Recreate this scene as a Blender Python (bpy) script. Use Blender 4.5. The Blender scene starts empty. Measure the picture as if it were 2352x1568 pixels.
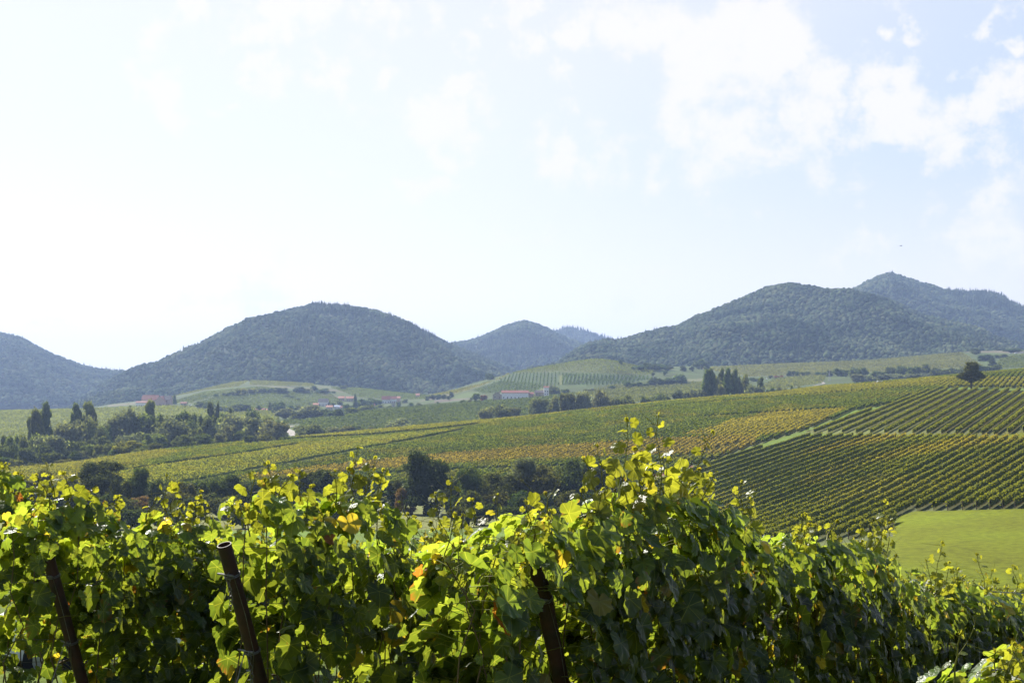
import bpy, math, random
import numpy as np
from mathutils import Vector
random.seed(7)
rng = np.random.default_rng(11)
scn = bpy.context.scene
C = scn.collection
R = math.radians

# ---------------------------------------------------------------- camera, sky, sun, exposure
F = 2940.0          # focal length, in photo pixels of a 2352 wide picture
CX, HY = 1176.0, 880.0   # centre column and eye-level line
cam_d = bpy.data.cameras.new('camera'); cam = bpy.data.objects.new('camera', cam_d); C.objects.link(cam)
cam_d.lens = 45.0; cam_d.sensor_width = 36.0
cam_d.clip_start = 0.05; cam_d.clip_end = 30000
cam_d.shift_y = (HY-784)/2352.0
cam.location = (0, 0, 0); cam.rotation_euler = (R(90), 0, 0)
scn.camera = cam

SUN_AZ, SUN_EL = R(-38), R(44)      # sun ahead and to the left
sd = Vector((math.sin(SUN_AZ)*math.cos(SUN_EL), math.cos(SUN_AZ)*math.cos(SUN_EL), math.sin(SUN_EL)))
sun_d = bpy.data.lights.new('sun', 'SUN'); sun = bpy.data.objects.new('sun', sun_d); C.objects.link(sun)
sun_d.energy = 5.0; sun_d.angle = R(0.53); sun_d.color = (1.0, 0.95, 0.86)
sun.rotation_euler = sd.to_track_quat('Z', 'Y').to_euler()
scn.view_settings.view_transform = 'Standard'; scn.view_settings.look = 'None'
scn.view_settings.exposure = 1.25; scn.view_settings.gamma = 1.0; scn.view_settings.use_curve_mapping = False
scn.cycles.max_bounces = 7; scn.cycles.transmission_bounces = 5; scn.cycles.diffuse_bounces = 4
scn.cycles.volume_bounces = 0; scn.cycles.glossy_bounces = 2; scn.cycles.transparent_max_bounces = 6
scn.cycles.sample_clamp_indirect = 4.0
scn.cycles.use_denoising = True

def ray(px, py):
    v = Vector(((px-CX)/F, 1.0, (HY-py)/F)); v.normalize(); return v

def nd(nt, typ, **kw):
    n = nt.nodes.new(typ)
    for k, v in kw.items(): setattr(n, k, v)
    return n
def math_n(nt, op, a, b=None, clamp=False):
    n = nt.nodes.new('ShaderNodeMath'); n.operation = op; n.use_clamp = clamp
    for i, s in enumerate((a, b)):
        if s is None: continue
        if isinstance(s, (int, float)): n.inputs[i].default_value = s
        else: nt.links.new(s, n.inputs[i])
    return n.outputs[0]

world = bpy.data.worlds.new('World'); scn.world = world; world.use_nodes = True
nt = world.node_tree; nt.nodes.clear(); L = nt.links.new
out = nd(nt, 'ShaderNodeOutputWorld'); bg = nd(nt, 'ShaderNodeBackground')
sky = nd(nt, 'ShaderNodeTexSky', sky_type='NISHITA', sun_disc=False, sun_elevation=SUN_EL, sun_rotation=SUN_AZ,
         altitude=250, air_density=1.0, dust_density=0.9, ozone_density=1.0)
bg.inputs['Strength'].default_value = 0.077
tc = nd(nt, 'ShaderNodeTexCoord')
# clouds: noise on a cloud deck (direction divided by its height), thicker in a few places of the sky
sep = nd(nt, 'ShaderNodeSeparateXYZ'); L(tc.outputs['Generated'], sep.inputs[0])
zc = math_n(nt, 'ADD', math_n(nt, 'MAXIMUM', sep.outputs[2], 0.0), 0.16)
com = nd(nt, 'ShaderNodeCombineXYZ')
L(math_n(nt, 'DIVIDE', sep.outputs[0], zc), com.inputs[0]); L(math_n(nt, 'DIVIDE', sep.outputs[1], zc), com.inputs[1])
n1 = nd(nt, 'ShaderNodeTexNoise'); n1.inputs['Scale'].default_value = 2.6; n1.inputs['Detail'].default_value = 9; n1.inputs['Roughness'].default_value = 0.62
n1.inputs['Distortion'].default_value = 0.25
L(com.outputs[0], n1.inputs['Vector'])
n2 = nd(nt, 'ShaderNodeTexNoise'); n2.inputs['Scale'].default_value = 22; n2.inputs['Detail'].default_value = 6; n2.inputs['Roughness'].default_value = 0.6
L(tc.outputs['Generated'], n2.inputs['Vector'])
wn = nd(nt, 'ShaderNodeTexNoise'); wn.inputs['Scale'].default_value = 16; wn.inputs['Detail'].default_value = 5; wn.inputs['Roughness'].default_value = .6; L(tc.outputs['Generated'], wn.inputs['Vector'])
wv = nd(nt, 'ShaderNodeVectorMath', operation='MULTIPLY_ADD'); L(wn.outputs['Color'], wv.inputs[0]); wv.inputs[1].default_value = (.13,.13,.13); wv.inputs[2].default_value = (-.065,-.065,-.065)
wa = nd(nt, 'ShaderNodeVectorMath', operation='ADD'); L(tc.outputs['Generated'], wa.inputs[0]); L(wv.outputs[0], wa.inputs[1])
mask = None
for px, py, rad, amp in [(a_, b_, c_, d_+(.05 if a_ < 1400 else 0)) for a_, b_, c_, d_ in [(1640,80,.06,.17),(1760,130,.065,.20),(1700,220,.07,.20),(1900,210,.06,.19),(1850,290,.07,.18),(2050,260,.06,.19),(1600,320,.06,.15),(1400,365,.05,.13),(1300,350,.035,.10),(1450,60,.05,.15),(1530,40,.05,.14),
                         (2180,300,.06,.16),(2310,270,.05,.17),(1310,90,.035,.16),(1190,130,.03,.12),(1080,190,.028,.15),(1195,200,.022,.13),(1180,35,.028,.13),(1090,75,.022,.12),(1010,270,.035,.13),(1120,245,.03,.13),(1270,215,.025,.12),(735,185,.03,.14),(660,225,.03,.13),(610,185,.025,.11),
                         (600,40,.04,.14),(560,80,.03,.11),(390,55,.03,.13),(385,225,.035,.13),(520,250,.022,.11),(860,180,.02,.12),(965,450,.022,.14),(1000,365,.025,.10),(800,360,.015,.10),(1490,665,.04,.13),(1400,10,.05,.13),(1000,15,.04,.12),(850,10,.04,.12),(720,5,.04,.12),
                         (2105,60,.024,.15),(2300,118,.026,.15),(2160,130,.02,.10),(2290,500,.05,.13),(2140,500,.03,.12),(1990,585,.03,.12),(2320,580,.05,.13),(2240,600,.05,.11),(590,690,.05,.10),(1760,400,.025,.10),(1600,640,.03,.11)]]:
    d = ray(px, py)
    dp = nd(nt, 'ShaderNodeVectorMath', operation='DISTANCE'); L(wa.outputs[0], dp.inputs[0]); dp.inputs[1].default_value = d
    m = nd(nt, 'ShaderNodeMapRange', interpolation_type='SMOOTHSTEP'); m.inputs[1].default_value = rad; m.inputs[2].default_value = 0.0
    m.inputs[3].default_value = 0.0; m.inputs[4].default_value = amp*1.25
    L(dp.outputs['Value'], m.inputs[0])
    mask = m.outputs[0] if mask is None else math_n(nt, 'MAXIMUM', mask, m.outputs[0])
n3 = nd(nt, 'ShaderNodeTexNoise'); n3.inputs['Scale'].default_value = 70; n3.inputs['Detail'].default_value = 8; n3.inputs['Roughness'].default_value = 0.7
L(tc.outputs['Generated'], n3.inputs['Vector'])
cl = math_n(nt, 'ADD', math_n(nt, 'MULTIPLY', n1.outputs[0], 0.32), math_n(nt, 'MULTIPLY', n2.outputs[0], 0.43))
cl = math_n(nt, 'ADD', cl, math_n(nt, 'MULTIPLY', n3.outputs[0], 0.25))
cl = math_n(nt, 'ADD', cl, mask)
cr = nd(nt, 'ShaderNodeMapRange', interpolation_type='SMOOTHSTEP'); cr.inputs[1].default_value = 0.535; cr.inputs[2].default_value = 0.70
L(cl, cr.inputs[0])
mix = nd(nt, 'ShaderNodeMix', data_type='RGBA'); L(math_n(nt, 'MULTIPLY', cr.outputs[0], 1.0), mix.inputs[0])
# slightly violet cast of the hazy sky
veil = nd(nt, 'ShaderNodeMix', data_type='RGBA', blend_type='MIX'); veil.inputs[0].default_value = 0.5
vf = nd(nt, 'ShaderNodeMapRange', interpolation_type='SMOOTHSTEP'); vf.inputs[1].default_value = .28; vf.inputs[2].default_value = .62; vf.inputs[3].default_value = .8; vf.inputs[4].default_value = 0.0
L(sep.outputs[2], vf.inputs[0]); L(vf.outputs[0], veil.inputs[0])
L(sky.outputs[0], veil.inputs[6])
# brighter, whiter haze towards the sun
dt = nd(nt, 'ShaderNodeVectorMath', operation='DOT_PRODUCT'); L(tc.outputs['Generated'], dt.inputs[0]); dt.inputs[1].default_value = sd
au = nd(nt, 'ShaderNodeMapRange', interpolation_type='SMOOTHSTEP'); au.inputs[1].default_value = .46; au.inputs[2].default_value = .74; L(dt.outputs['Value'], au.inputs[0])
vc = nd(nt, 'ShaderNodeMix', data_type='RGBA'); L(au.outputs[0], vc.inputs[0]); vc.inputs[6].default_value = (3.6, 4.05, 4.9, 1); vc.inputs[7].default_value = (5.1, 4.95, 5.2, 1)
hw = nd(nt, 'ShaderNodeMapRange', interpolation_type='SMOOTHSTEP'); hw.inputs[1].default_value = .2; hw.inputs[2].default_value = .03; hw.inputs[4].default_value = .8; L(sep.outputs[2], hw.inputs[0])
vh = nd(nt, 'ShaderNodeMix', data_type='RGBA'); L(hw.outputs[0], vh.inputs[0]); L(vc.outputs[2], vh.inputs[6]); vh.inputs[7].default_value = (5.9, 5.1, 4.9, 1)
L(vh.outputs[2], veil.inputs[7])
L(veil.outputs[2], mix.inputs[6]); mix.inputs[7].default_value = (5.45, 5.3, 5.6, 1)
L(mix.outputs[2], bg.inputs[0]); L(bg.outputs[0], out.inputs[0])

# ---------------------------------------------------------------- helpers
def tag(o, label=None, cat=None, group=None, kind=None):
    if label: o['label'] = label
    if cat: o['category'] = cat
    if group: o['group'] = group
    if kind: o['kind'] = kind
    return o
def empty(name, loc=(0,0,0), rz=0.0, label=None, cat=None, group=None):
    o = bpy.data.objects.new(name, None); C.objects.link(o); o.location = loc; o.rotation_euler = (0,0,rz)
    o.empty_display_size = 0.3
    return tag(o, label, cat, group)
def raw_mesh(name, V, loops, sizes, mats, col=None, smooth=False, fac=None, mi=None):
    me = bpy.data.meshes.new(name)
    V = np.asarray(V, np.float32); loops = np.asarray(loops, np.int32); sizes = np.asarray(sizes, np.int32)
    me.vertices.add(len(V)); me.vertices.foreach_set('co', V.ravel())
    me.loops.add(len(loops)); me.loops.foreach_set('vertex_index', loops)
    me.polygons.add(len(sizes)); st = np.concatenate([[0], np.cumsum(sizes)[:-1]]).astype(np.int32)
    me.polygons.foreach_set('loop_start', st); me.polygons.foreach_set('loop_total', sizes)
    if smooth: me.polygons.foreach_set('use_smooth', np.ones(len(sizes), bool))
    for m in (mats if isinstance(mats, (list, tuple)) else [mats]): me.materials.append(m)
    if mi is not None: me.polygons.foreach_set('material_index', np.asarray(mi, np.int32))
    if col is not None:
        a = me.attributes.new('col', 'FLOAT_COLOR', 'POINT'); c = np.ones((len(V), 4), np.float32); c[:, :3] = col
        a.data.foreach_set('color', c.ravel())
    if fac is not None:
        a = me.attributes.new('vein', 'FLOAT', 'POINT'); a.data.foreach_set('value', np.asarray(fac, np.float32))
    me.update(calc_edges=True); me.validate()
    return me
def mesh_obj(name, me, parent=None):
    o = bpy.data.objects.new(name, me); C.objects.link(o)
    if parent is not None: o.parent = parent
    return o
def quads(name, V, Q, mats, **kw):
    Q = np.asarray(Q, np.int32); return raw_mesh(name, V, Q.ravel(), np.full(len(Q), Q.shape[1]), mats, **kw)

class MB:
    """collects simple shapes into one mesh"""
    def __init__(s): s.v = []; s.f = []; s.m = []
    def add(s, vs, fs, mi=0):
        k = len(s.v); s.v += [tuple(v) for v in vs]; s.f += [tuple(i+k for i in f) for f in fs]; s.m += [mi]*len(fs)
    def box(s, x0, x1, y0, y1, z0, z1, mi=0):
        s.add([(x0,y0,z0),(x1,y0,z0),(x1,y1,z0),(x0,y1,z0),(x0,y0,z1),(x1,y0,z1),(x1,y1,z1),(x0,y1,z1)],
              [(0,3,2,1),(4,5,6,7),(0,1,5,4),(1,2,6,5),(2,3,7,6),(3,0,4,7)], mi)
    def tube(s, pts, rad, n=8, mi=0, cap=True):
        pts = [Vector(p) for p in pts]; r = rad if isinstance(rad, (list, tuple)) else [rad]*len(pts); ring = []
        for i, p in enumerate(pts):
            d = (pts[min(i+1, len(pts)-1)]-pts[max(i-1, 0)]).normalized()
            a = d.cross(Vector((0.3, 0.2, 1)) if abs(d.z) < .9 else Vector((1, 0, 0.1))).normalized(); b = d.cross(a)
            ring.append([p+(a*math.cos(2*math.pi*k/n)+b*math.sin(2*math.pi*k/n))*r[i] for k in range(n)])
        vs = [v for q in ring for v in q]; fs = []
        for i in range(len(pts)-1):
            for k in range(n): fs.append((i*n+k, i*n+(k+1)%n, (i+1)*n+(k+1)%n, (i+1)*n+k))
        if cap: fs.append(tuple(range(n))); fs.append(tuple(reversed(range((len(pts)-1)*n, len(pts)*n))))
        s.add(vs, fs, mi)
    def mesh(s, name, mats, smooth=False):
        me = bpy.data.meshes.new(name); me.from_pydata(s.v, [], s.f)
        for m in (mats if isinstance(mats, (list, tuple)) else [mats]): me.materials.append(m)
        me.polygons.foreach_set('material_index', s.m)
        if smooth: me.polygons.foreach_set('use_smooth', [True]*len(s.f))
        me.update(); return me
    def obj(s, name, mats, parent=None, smooth=False): return mesh_obj(name, s.mesh(name, mats, smooth), parent)

def vnoise(x, y, seed=0):
    """smooth value noise in numpy"""
    x = np.asarray(x, float); y = np.asarray(y, float)
    xi = np.floor(x).astype(np.int64); yi = np.floor(y).astype(np.int64); fx = x-xi; fy = y-yi
    fx = fx*fx*(3-2*fx); fy = fy*fy*(3-2*fy)
    def h(a, b):
        n = (a*374761393 + b*668265263 + seed*982451653) & 0xffffffff
        n = ((n ^ (n >> 13))*1274126177) & 0xffffffff
        return ((n ^ (n >> 16)) & 0xffff)/65535.0
    return (h(xi,yi)*(1-fx)+h(xi+1,yi)*fx)*(1-fy)+(h(xi,yi+1)*(1-fx)+h(xi+1,yi+1)*fx)*fy
def fbm(x, y, seed=0, o=4):
    s = 0; a = .5
    for i in range(o): s = s+a*vnoise(x, y, seed+i*17); x = x*2.03+5.1; y = y*2.03+3.7; a *= .5
    return s

# ---------------------------------------------------------------- materials
def pmat(name, color, rough=0.7, spec=0.3, metal=0.0, noise=None, bump=None):
    """principled; noise = (scale, darker colour, amount)"""
    m = bpy.data.materials.new(name); m.use_nodes = True; t = m.node_tree; p = t.nodes['Principled BSDF']
    p.inputs['Roughness'].default_value = rough; p.inputs['Specular IOR Level'].default_value = spec; p.inputs['Metallic'].default_value = metal
    p.inputs['Base Color'].default_value = (*color, 1)
    if noise:
        g = nd(t, 'ShaderNodeNewGeometry'); n = nd(t, 'ShaderNodeTexNoise'); n.inputs['Scale'].default_value = noise[0]; n.inputs['Detail'].default_value = 5
        tcn = nd(t, 'ShaderNodeTexCoord'); t.links.new(tcn.outputs['Object'], n.inputs['Vector'])
        mx = nd(t, 'ShaderNodeMix', data_type='RGBA'); mx.inputs[6].default_value = (*color, 1); mx.inputs[7].default_value = (*noise[1], 1)
        rr = nd(t, 'ShaderNodeMapRange'); rr.inputs[1].default_value = .4; rr.inputs[2].default_value = .65; rr.inputs[4].default_value = noise[2]
        t.links.new(n.outputs[0], rr.inputs[0]); t.links.new(rr.outputs[0], mx.inputs[0]); t.links.new(mx.outputs[2], p.inputs['Base Color'])
        if bump:
            b = nd(t, 'ShaderNodeBump'); b.inputs['Strength'].default_value = bump; b.inputs['Distance'].default_value = 0.02
            t.links.new(n.outputs[0], b.inputs['Height']); t.links.new(b.outputs[0], p.inputs['Normal'])
    return m

def leafmat(name, trans=0.45, gloss=0.0, rough=0.45, tcol=(1.7,1.5,0.35), rand=0.0, noise=None, vein=False, base=None, stand=False):
    """foliage: diffuse from the 'col' attribute, light passing through, some sheen"""
    m = bpy.data.materials.new(name); m.use_nodes = True; t = m.node_tree; t.nodes.clear(); l = t.links.new
    o = nd(t, 'ShaderNodeOutputMaterial')
    if base is None:
        at = nd(t, 'ShaderNodeAttribute', attribute_name='col'); c = at.outputs['Color']
    else:
        rg = nd(t, 'ShaderNodeRGB'); rg.outputs[0].default_value = (*base, 1); c = rg.outputs[0]
    if rand:
        oi = nd(t, 'ShaderNodeObjectInfo'); h = nd(t, 'ShaderNodeHueSaturation')
        mr = nd(t, 'ShaderNodeMapRange'); mr.inputs[3].default_value = 1-rand; mr.inputs[4].default_value = 1+rand
        l(oi.outputs['Random'], mr.inputs[0]); l(mr.outputs[0], h.inputs['Value'])
        w = nd(t, 'ShaderNodeTexWhiteNoise', noise_dimensions='1D'); l(oi.outputs['Random'], w.inputs['W'])
        mh = nd(t, 'ShaderNodeMapRange'); mh.inputs[3].default_value = .465; mh.inputs[4].default_value = .52
        l(w.outputs[0], mh.inputs[0]); l(mh.outputs[0], h.inputs['Hue']); l(c, h.inputs['Color']); c = h.outputs[0]
    if stand:
        oi = nd(t, 'ShaderNodeObjectInfo'); n = nd(t, 'ShaderNodeTexNoise'); n.inputs['Scale'].default_value = .009; n.inputs['Detail'].default_value = 4; n.inputs['Roughness'].default_value = .65
        l(oi.outputs['Location'], n.inputs['Vector']); mr = nd(t, 'ShaderNodeMapRange'); mr.inputs[1].default_value = .35; mr.inputs[2].default_value = .65
        mr.inputs[3].default_value = .5; mr.inputs[4].default_value = 1.5; l(n.outputs[0], mr.inputs[0]); mh = nd(t, 'ShaderNodeMapRange'); mh.inputs[1].default_value = .35; mh.inputs[2].default_value = .65
        mh.inputs[3].default_value = .53; mh.inputs[4].default_value = .47; l(n.outputs[0], mh.inputs[0])
        h = nd(t, 'ShaderNodeHueSaturation'); l(mr.outputs[0], h.inputs['Value']); l(mh.outputs[0], h.inputs['Hue']); l(c, h.inputs['Color']); c = h.outputs[0]
    if noise:
        tcn = nd(t, 'ShaderNodeTexCoord'); n = nd(t, 'ShaderNodeTexNoise'); n.inputs['Scale'].default_value = noise[0]; n.inputs['Detail'].default_value = 3
        l(tcn.outputs['Object'], n.inputs['Vector']); mr = nd(t, 'ShaderNodeMapRange'); mr.inputs[1].default_value = .3; mr.inputs[2].default_value = .7
        mr.inputs[3].default_value = 1-noise[1]; mr.inputs[4].default_value = 1+noise[1]; l(n.outputs[0], mr.inputs[0])
        h = nd(t, 'ShaderNodeHueSaturation'); l(mr.outputs[0], h.inputs['Value']); l(c, h.inputs['Color']); c = h.outputs[0]
    if vein:
        av = nd(t, 'ShaderNodeAttribute', attribute_name='vein'); mv = nd(t, 'ShaderNodeMapRange'); mv.inputs[1].default_value = .86; mv.inputs[2].default_value = 1.0
        mv.inputs[4].default_value = .5; l(av.outputs['Fac'], mv.inputs[0])
        mx = nd(t, 'ShaderNodeMix', data_type='RGBA'); l(mv.outputs[0], mx.inputs[0]); l(c, mx.inputs[6]); mx.inputs[7].default_value = (.16,.2,.05,1); c = mx.outputs[2]
    if vein:
        tcs = nd(t, 'ShaderNodeTexCoord'); ns = nd(t, 'ShaderNodeTexNoise'); ns.inputs['Scale'].default_value = 38; ns.inputs['Detail'].default_value = 4; ns.inputs['Roughness'].default_value = .7
        l(tcs.outputs['Object'], ns.inputs['Vector']); sr = nd(t, 'ShaderNodeMapRange'); sr.inputs[1].default_value = .64; sr.inputs[2].default_value = .72; sr.inputs[4].default_value = .75
        l(ns.outputs[0], sr.inputs[0]); sx = nd(t, 'ShaderNodeMix', data_type='RGBA'); l(sr.outputs[0], sx.inputs[0]); l(c, sx.inputs[6]); sx.inputs[7].default_value = (.05,.03,.012,1); c = sx.outputs[2]
    d = nd(t, 'ShaderNodeBsdfDiffuse'); l(c, d.inputs[0])
    tr = nd(t, 'ShaderNodeBsdfTranslucent'); mt = nd(t, 'ShaderNodeMix', data_type='RGBA', blend_type='MULTIPLY'); mt.inputs[0].default_value = 1
    l(c, mt.inputs[6]); mt.inputs[7].default_value = (*tcol, 1); l(mt.outputs[2], tr.inputs[0])
    ms = nd(t, 'ShaderNodeMixShader'); ms.inputs[0].default_value = trans; l(d.outputs[0], ms.inputs[1]); l(tr.outputs[0], ms.inputs[2]); s = ms.outputs[0]
    if gloss:
        g = nd(t, 'ShaderNodeBsdfGlossy'); g.inputs['Roughness'].default_value = rough; g.inputs[0].default_value = (1,1,1,1)
        fr = nd(t, 'ShaderNodeLayerWeight'); fr.inputs[0].default_value = .5
        fz = math_n(t, 'ADD', math_n(t, 'MULTIPLY', math_n(t, 'POWER', fr.outputs['Facing'], 4.0), .26), .014)
        if vein:
            tcn = nd(t, 'ShaderNodeTexCoord'); n = nd(t, 'ShaderNodeTexNoise'); n.inputs['Scale'].default_value = 70; n.inputs['Detail'].default_value = 2
            l(tcn.outputs['Object'], n.inputs['Vector']); b = nd(t, 'ShaderNodeBump'); b.inputs['Strength'].default_value = .5; b.inputs['Distance'].default_value = .01
            l(n.outputs[0], b.inputs['Height']); l(b.outputs[0], g.inputs['Normal']); l(b.outputs[0], d.inputs['Normal'])
        gm = nd(t, 'ShaderNodeMixShader'); l(math_n(t, 'MULTIPLY', fz, gloss), gm.inputs[0]); l(s, gm.inputs[1]); l(g.outputs[0], gm.inputs[2]); s = gm.outputs[0]
    l(s, o.inputs[0]); return m

M_core = leafmat('vine_row_shade_core', trans=0.0)  # opaque stuffing of the rows, added to deepen their shaded sides
M_vine = leafmat('field_vine_leaves', trans=.38, gloss=0.0, tcol=(2.5,2.1,.5))
M_far = leafmat('far_vine_leaves', trans=.35, tcol=(2.0,1.8,.6))
M_tree = leafmat('tree_leaves', trans=.45, tcol=(1.6,1.5,.5), rand=.22)
M_forest = leafmat('forest_crowns', trans=.25, tcol=(1.6,1.5,.6), rand=.3, noise=(0.6,.25), base=(.078,.102,.052), stand=True)
M_bark = pmat('bark', (.09,.07,.05), .9, noise=(3,(.04,.032,.025),.8))
M_leaf = leafmat('grape_leaves', trans=.55, gloss=.95, rough=.33, tcol=(6.2,4.6,1.6), noise=(7,.22), vein=True)
M_cane = pmat('vine_cane', (.12,.075,.035), .7, noise=(30,(.06,.04,.02),.8))
M_shoot = leafmat('green_shoot', trans=.3, gloss=.4, tcol=(2.2,1.9,.4), base=(.14,.15,.035))
M_berry = leafmat('grape_berries', trans=.4, gloss=.8, rough=.3, tcol=(1.6,1.5,.5), base=(.2,.26,.07))
M_rust = pmat('painted_post', (.038,.012,.009), .6, .35, noise=(14,(.014,.007,.006),.9), bump=.35)
M_galv = pmat('galvanised', (.16,.155,.15), .55, .5, metal=.7, noise=(60,(.08,.07,.065),.7))
M_post = pmat('grey_post', (.36,.35,.33), .7)

# ground: colours from the sheet's own plots, grain from noise
def ground_mat():
    m = bpy.data.materials.new('ground_turf'); m.use_nodes = True; t = m.node_tree; p = t.nodes['Principled BSDF']; l = t.links.new
    p.inputs['Roughness'].default_value = .95; p.inputs['Specular IOR Level'].default_value = .1
    at = nd(t, 'ShaderNodeAttribute', attribute_name='col'); tcn = nd(t, 'ShaderNodeTexCoord')
    n = nd(t, 'ShaderNodeTexNoise'); n.inputs['Scale'].default_value = .8; n.inputs['Detail'].default_value = 10; n.inputs['Roughness'].default_value = .7
    l(tcn.outputs['Object'], n.inputs['Vector'])
    nb = nd(t, 'ShaderNodeTexNoise'); nb.inputs['Scale'].default_value = .03; nb.inputs['Detail'].default_value = 5; l(tcn.outputs['Object'], nb.inputs['Vector'])
    mr = nd(t, 'ShaderNodeMapRange'); mr.inputs[1].default_value = .25; mr.inputs[2].default_value = .75; mr.inputs[3].default_value = .5; mr.inputs[4].default_value = 1.5
    l(n.outputs[0], mr.inputs[0]); m2 = nd(t, 'ShaderNodeMapRange'); m2.inputs[1].default_value = .3; m2.inputs[2].default_value = .7; m2.inputs[3].default_value = .75; m2.inputs[4].default_value = 1.28
    l(nb.outputs[0], m2.inputs[0])
    h = nd(t, 'ShaderNodeHueSaturation'); l(at.outputs['Color'], h.inputs['Color']); l(math_n(t, 'MULTIPLY', mr.outputs[0], m2.outputs[0]), h.inputs['Value'])
    mh = nd(t, 'ShaderNodeMapRange'); mh.inputs[1].default_value = .3; mh.inputs[2].default_value = .7; mh.inputs[3].default_value = .487; mh.inputs[4].default_value = .512; l(nb.outputs[0], mh.inputs[0]); l(mh.outputs[0], h.inputs['Hue'])
    l(h.outputs[0], p.inputs['Base Color'])
    b = nd(t, 'ShaderNodeBump'); b.inputs['Strength'].default_value = .6; b.inputs['Distance'].default_value = .25; l(n.outputs[0], b.inputs['Height']); l(b.outputs[0], p.inputs['Normal'])
    return m
M_ground = ground_mat()

# ---------------------------------------------------------------- the lie of the land
PXS = np.arange(-900, 3260, 10.0)
def curve(pts, smooth=5):
    """pts: (column, distance, eye-line row or ('z', height)) -> distance and height along the columns"""
    a = np.array([p[0] for p in pts], float); Y = np.array([p[1] for p in pts], float)
    z = np.array([p[2][1] if isinstance(p[2], tuple) else (HY-p[2])/F*p[1] for p in pts], float)
    y = np.interp(PXS, a, Y); zz = np.interp(PXS, a, z)
    k = np.exp(-.5*(np.arange(-15, 16)/smooth)**2); k /= k.sum()
    pad = lambda q: np.convolve(np.pad(q, 15, mode='edge'), k, mode='valid')
    return pad(y), pad(zz)
Zt = lambda v: ('z', v)
CURV = [
 curve([(-900,150,Zt(-24)),(0,150,Zt(-24)),(1000,150,Zt(-24)),(1640,150,Zt(-23)),(2000,150,Zt(-22)),(3200,150,Zt(-20))]),
 curve([(-900,360,Zt(-37)),(0,360,Zt(-37)),(500,365,Zt(-36.5)),(1000,375,1167),(1640,330,1165),(1850,270,1174),(2050,225,1180),(2200,213,1178),(2500,205,Zt(-20)),(3200,200,Zt(-18))]),
 curve([(-900,420,Zt(-36)),(0,420,1125),(330,430,1099),(632,450,1092),(1000,470,1074),(1500,430,1071),(1640,400,1076),(1850,360,1054),(2050,340,1030),(2200,330,1013),(2500,320,980),(3200,320,930)]),
 curve([(-900,470,Zt(-35)),(0,470,1097),(330,500,1066),(632,530,1044),(1000,560,1016),(1206,560,1001),(1423,560,986),(1615,560,966),(1780,560,948),(1885,560,937),(2050,560,920),(2230,560,903),(2500,560,883),(3200,560,830)]),
 curve([(-900,520,Zt(-34)),(0,520,1077),(150,535,1065),(330,560,1039),(632,640,1009),(821,670,991),(1000,690,973.5),(1206,700,955.5),(1423,720,931),(1615,740,912),(1780,750,900),(1885,760,885.5),(2105,770,867.5),(2352,780,846),(2700,800,815),(3200,800,790)], 3),
 curve([(-900,800,Zt(-50)),(0,800,Zt(-50)),(330,800,Zt(-46)),(632,830,Zt(-40)),(1000,860,Zt(-34)),(1423,900,Zt(-26)),(1780,950,Zt(-17)),(2352,1000,Zt(-9)),(3200,1000,Zt(0))]),
 curve([(-900,1000,Zt(-46)),(0,1000,1016),(400,1000,1004),(520,1040,991),(651,1100,970),(821,1150,948),(931,1200,937),(1137,1250,923),(1206,1280,914),(1313,1300,907),(1423,1300,900),(1700,1300,890),(1900,1300,883),(2352,1300,857),(3200,1300,830)]),
 curve([(-900,1500,950),(0,1500,948),(200,1500,942),(380,1480,934.5),(500,1480,934),(620,1500,941),(700,1500,948),(850,1500,944),(950,1480,937),(1137,1430,916),(1250,1430,911),(1423,1420,893),(1640,1450,884),(1781,1450,877),(1967,1450,867),(2132,1450,856),(2352,1450,839),(3200,1450,820)]),
 curve([(-900,1900,955),(0,1900,951),(200,1900,940),(260,1900,927),(330,1900,922),(372,1950,914),(456,1950,898),(520,1950,881),(574,1950,873.5),(650,1950,878),(720,1950,882),(850,1920,895),(950,1850,908),(985,1800,908),(1041,1750,895),(1124,1700,867.5),(1258,1650,841),(1340,1610,828),(1382,1600,823.5),(1423,1620,832),(1464,1700,842),(1630,1880,841),(1781,1900,838),(1967,1900,828),(2132,1900,817),(2214,1900,808),(2352,1900,805),(3200,1900,800)], 2.5),
 curve([(-900,2400,Zt(-60)),(0,2400,Zt(-58)),(574,2400,Zt(-12)),(900,2400,Zt(-30)),(1382,2400,Zt(5)),(2352,2400,Zt(30)),(3200,2400,Zt(30))]),
 curve([(-900,9500,Zt(-90)),(3200,9500,Zt(-90))]),
]
CY = np.array([c[0] for c in CURV]); CZ = np.array([c[1] for c in CURV])
CZ[4] -= 1.5; CZ[6] -= 1.3; CZ[7] += 1.0     # the crests seen are the tops of the vines
def near(x, y):
    x = np.clip(x, -60, 60); yy = np.maximum(y, -15)
    return -1.75-0.14*yy-0.06*x
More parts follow.
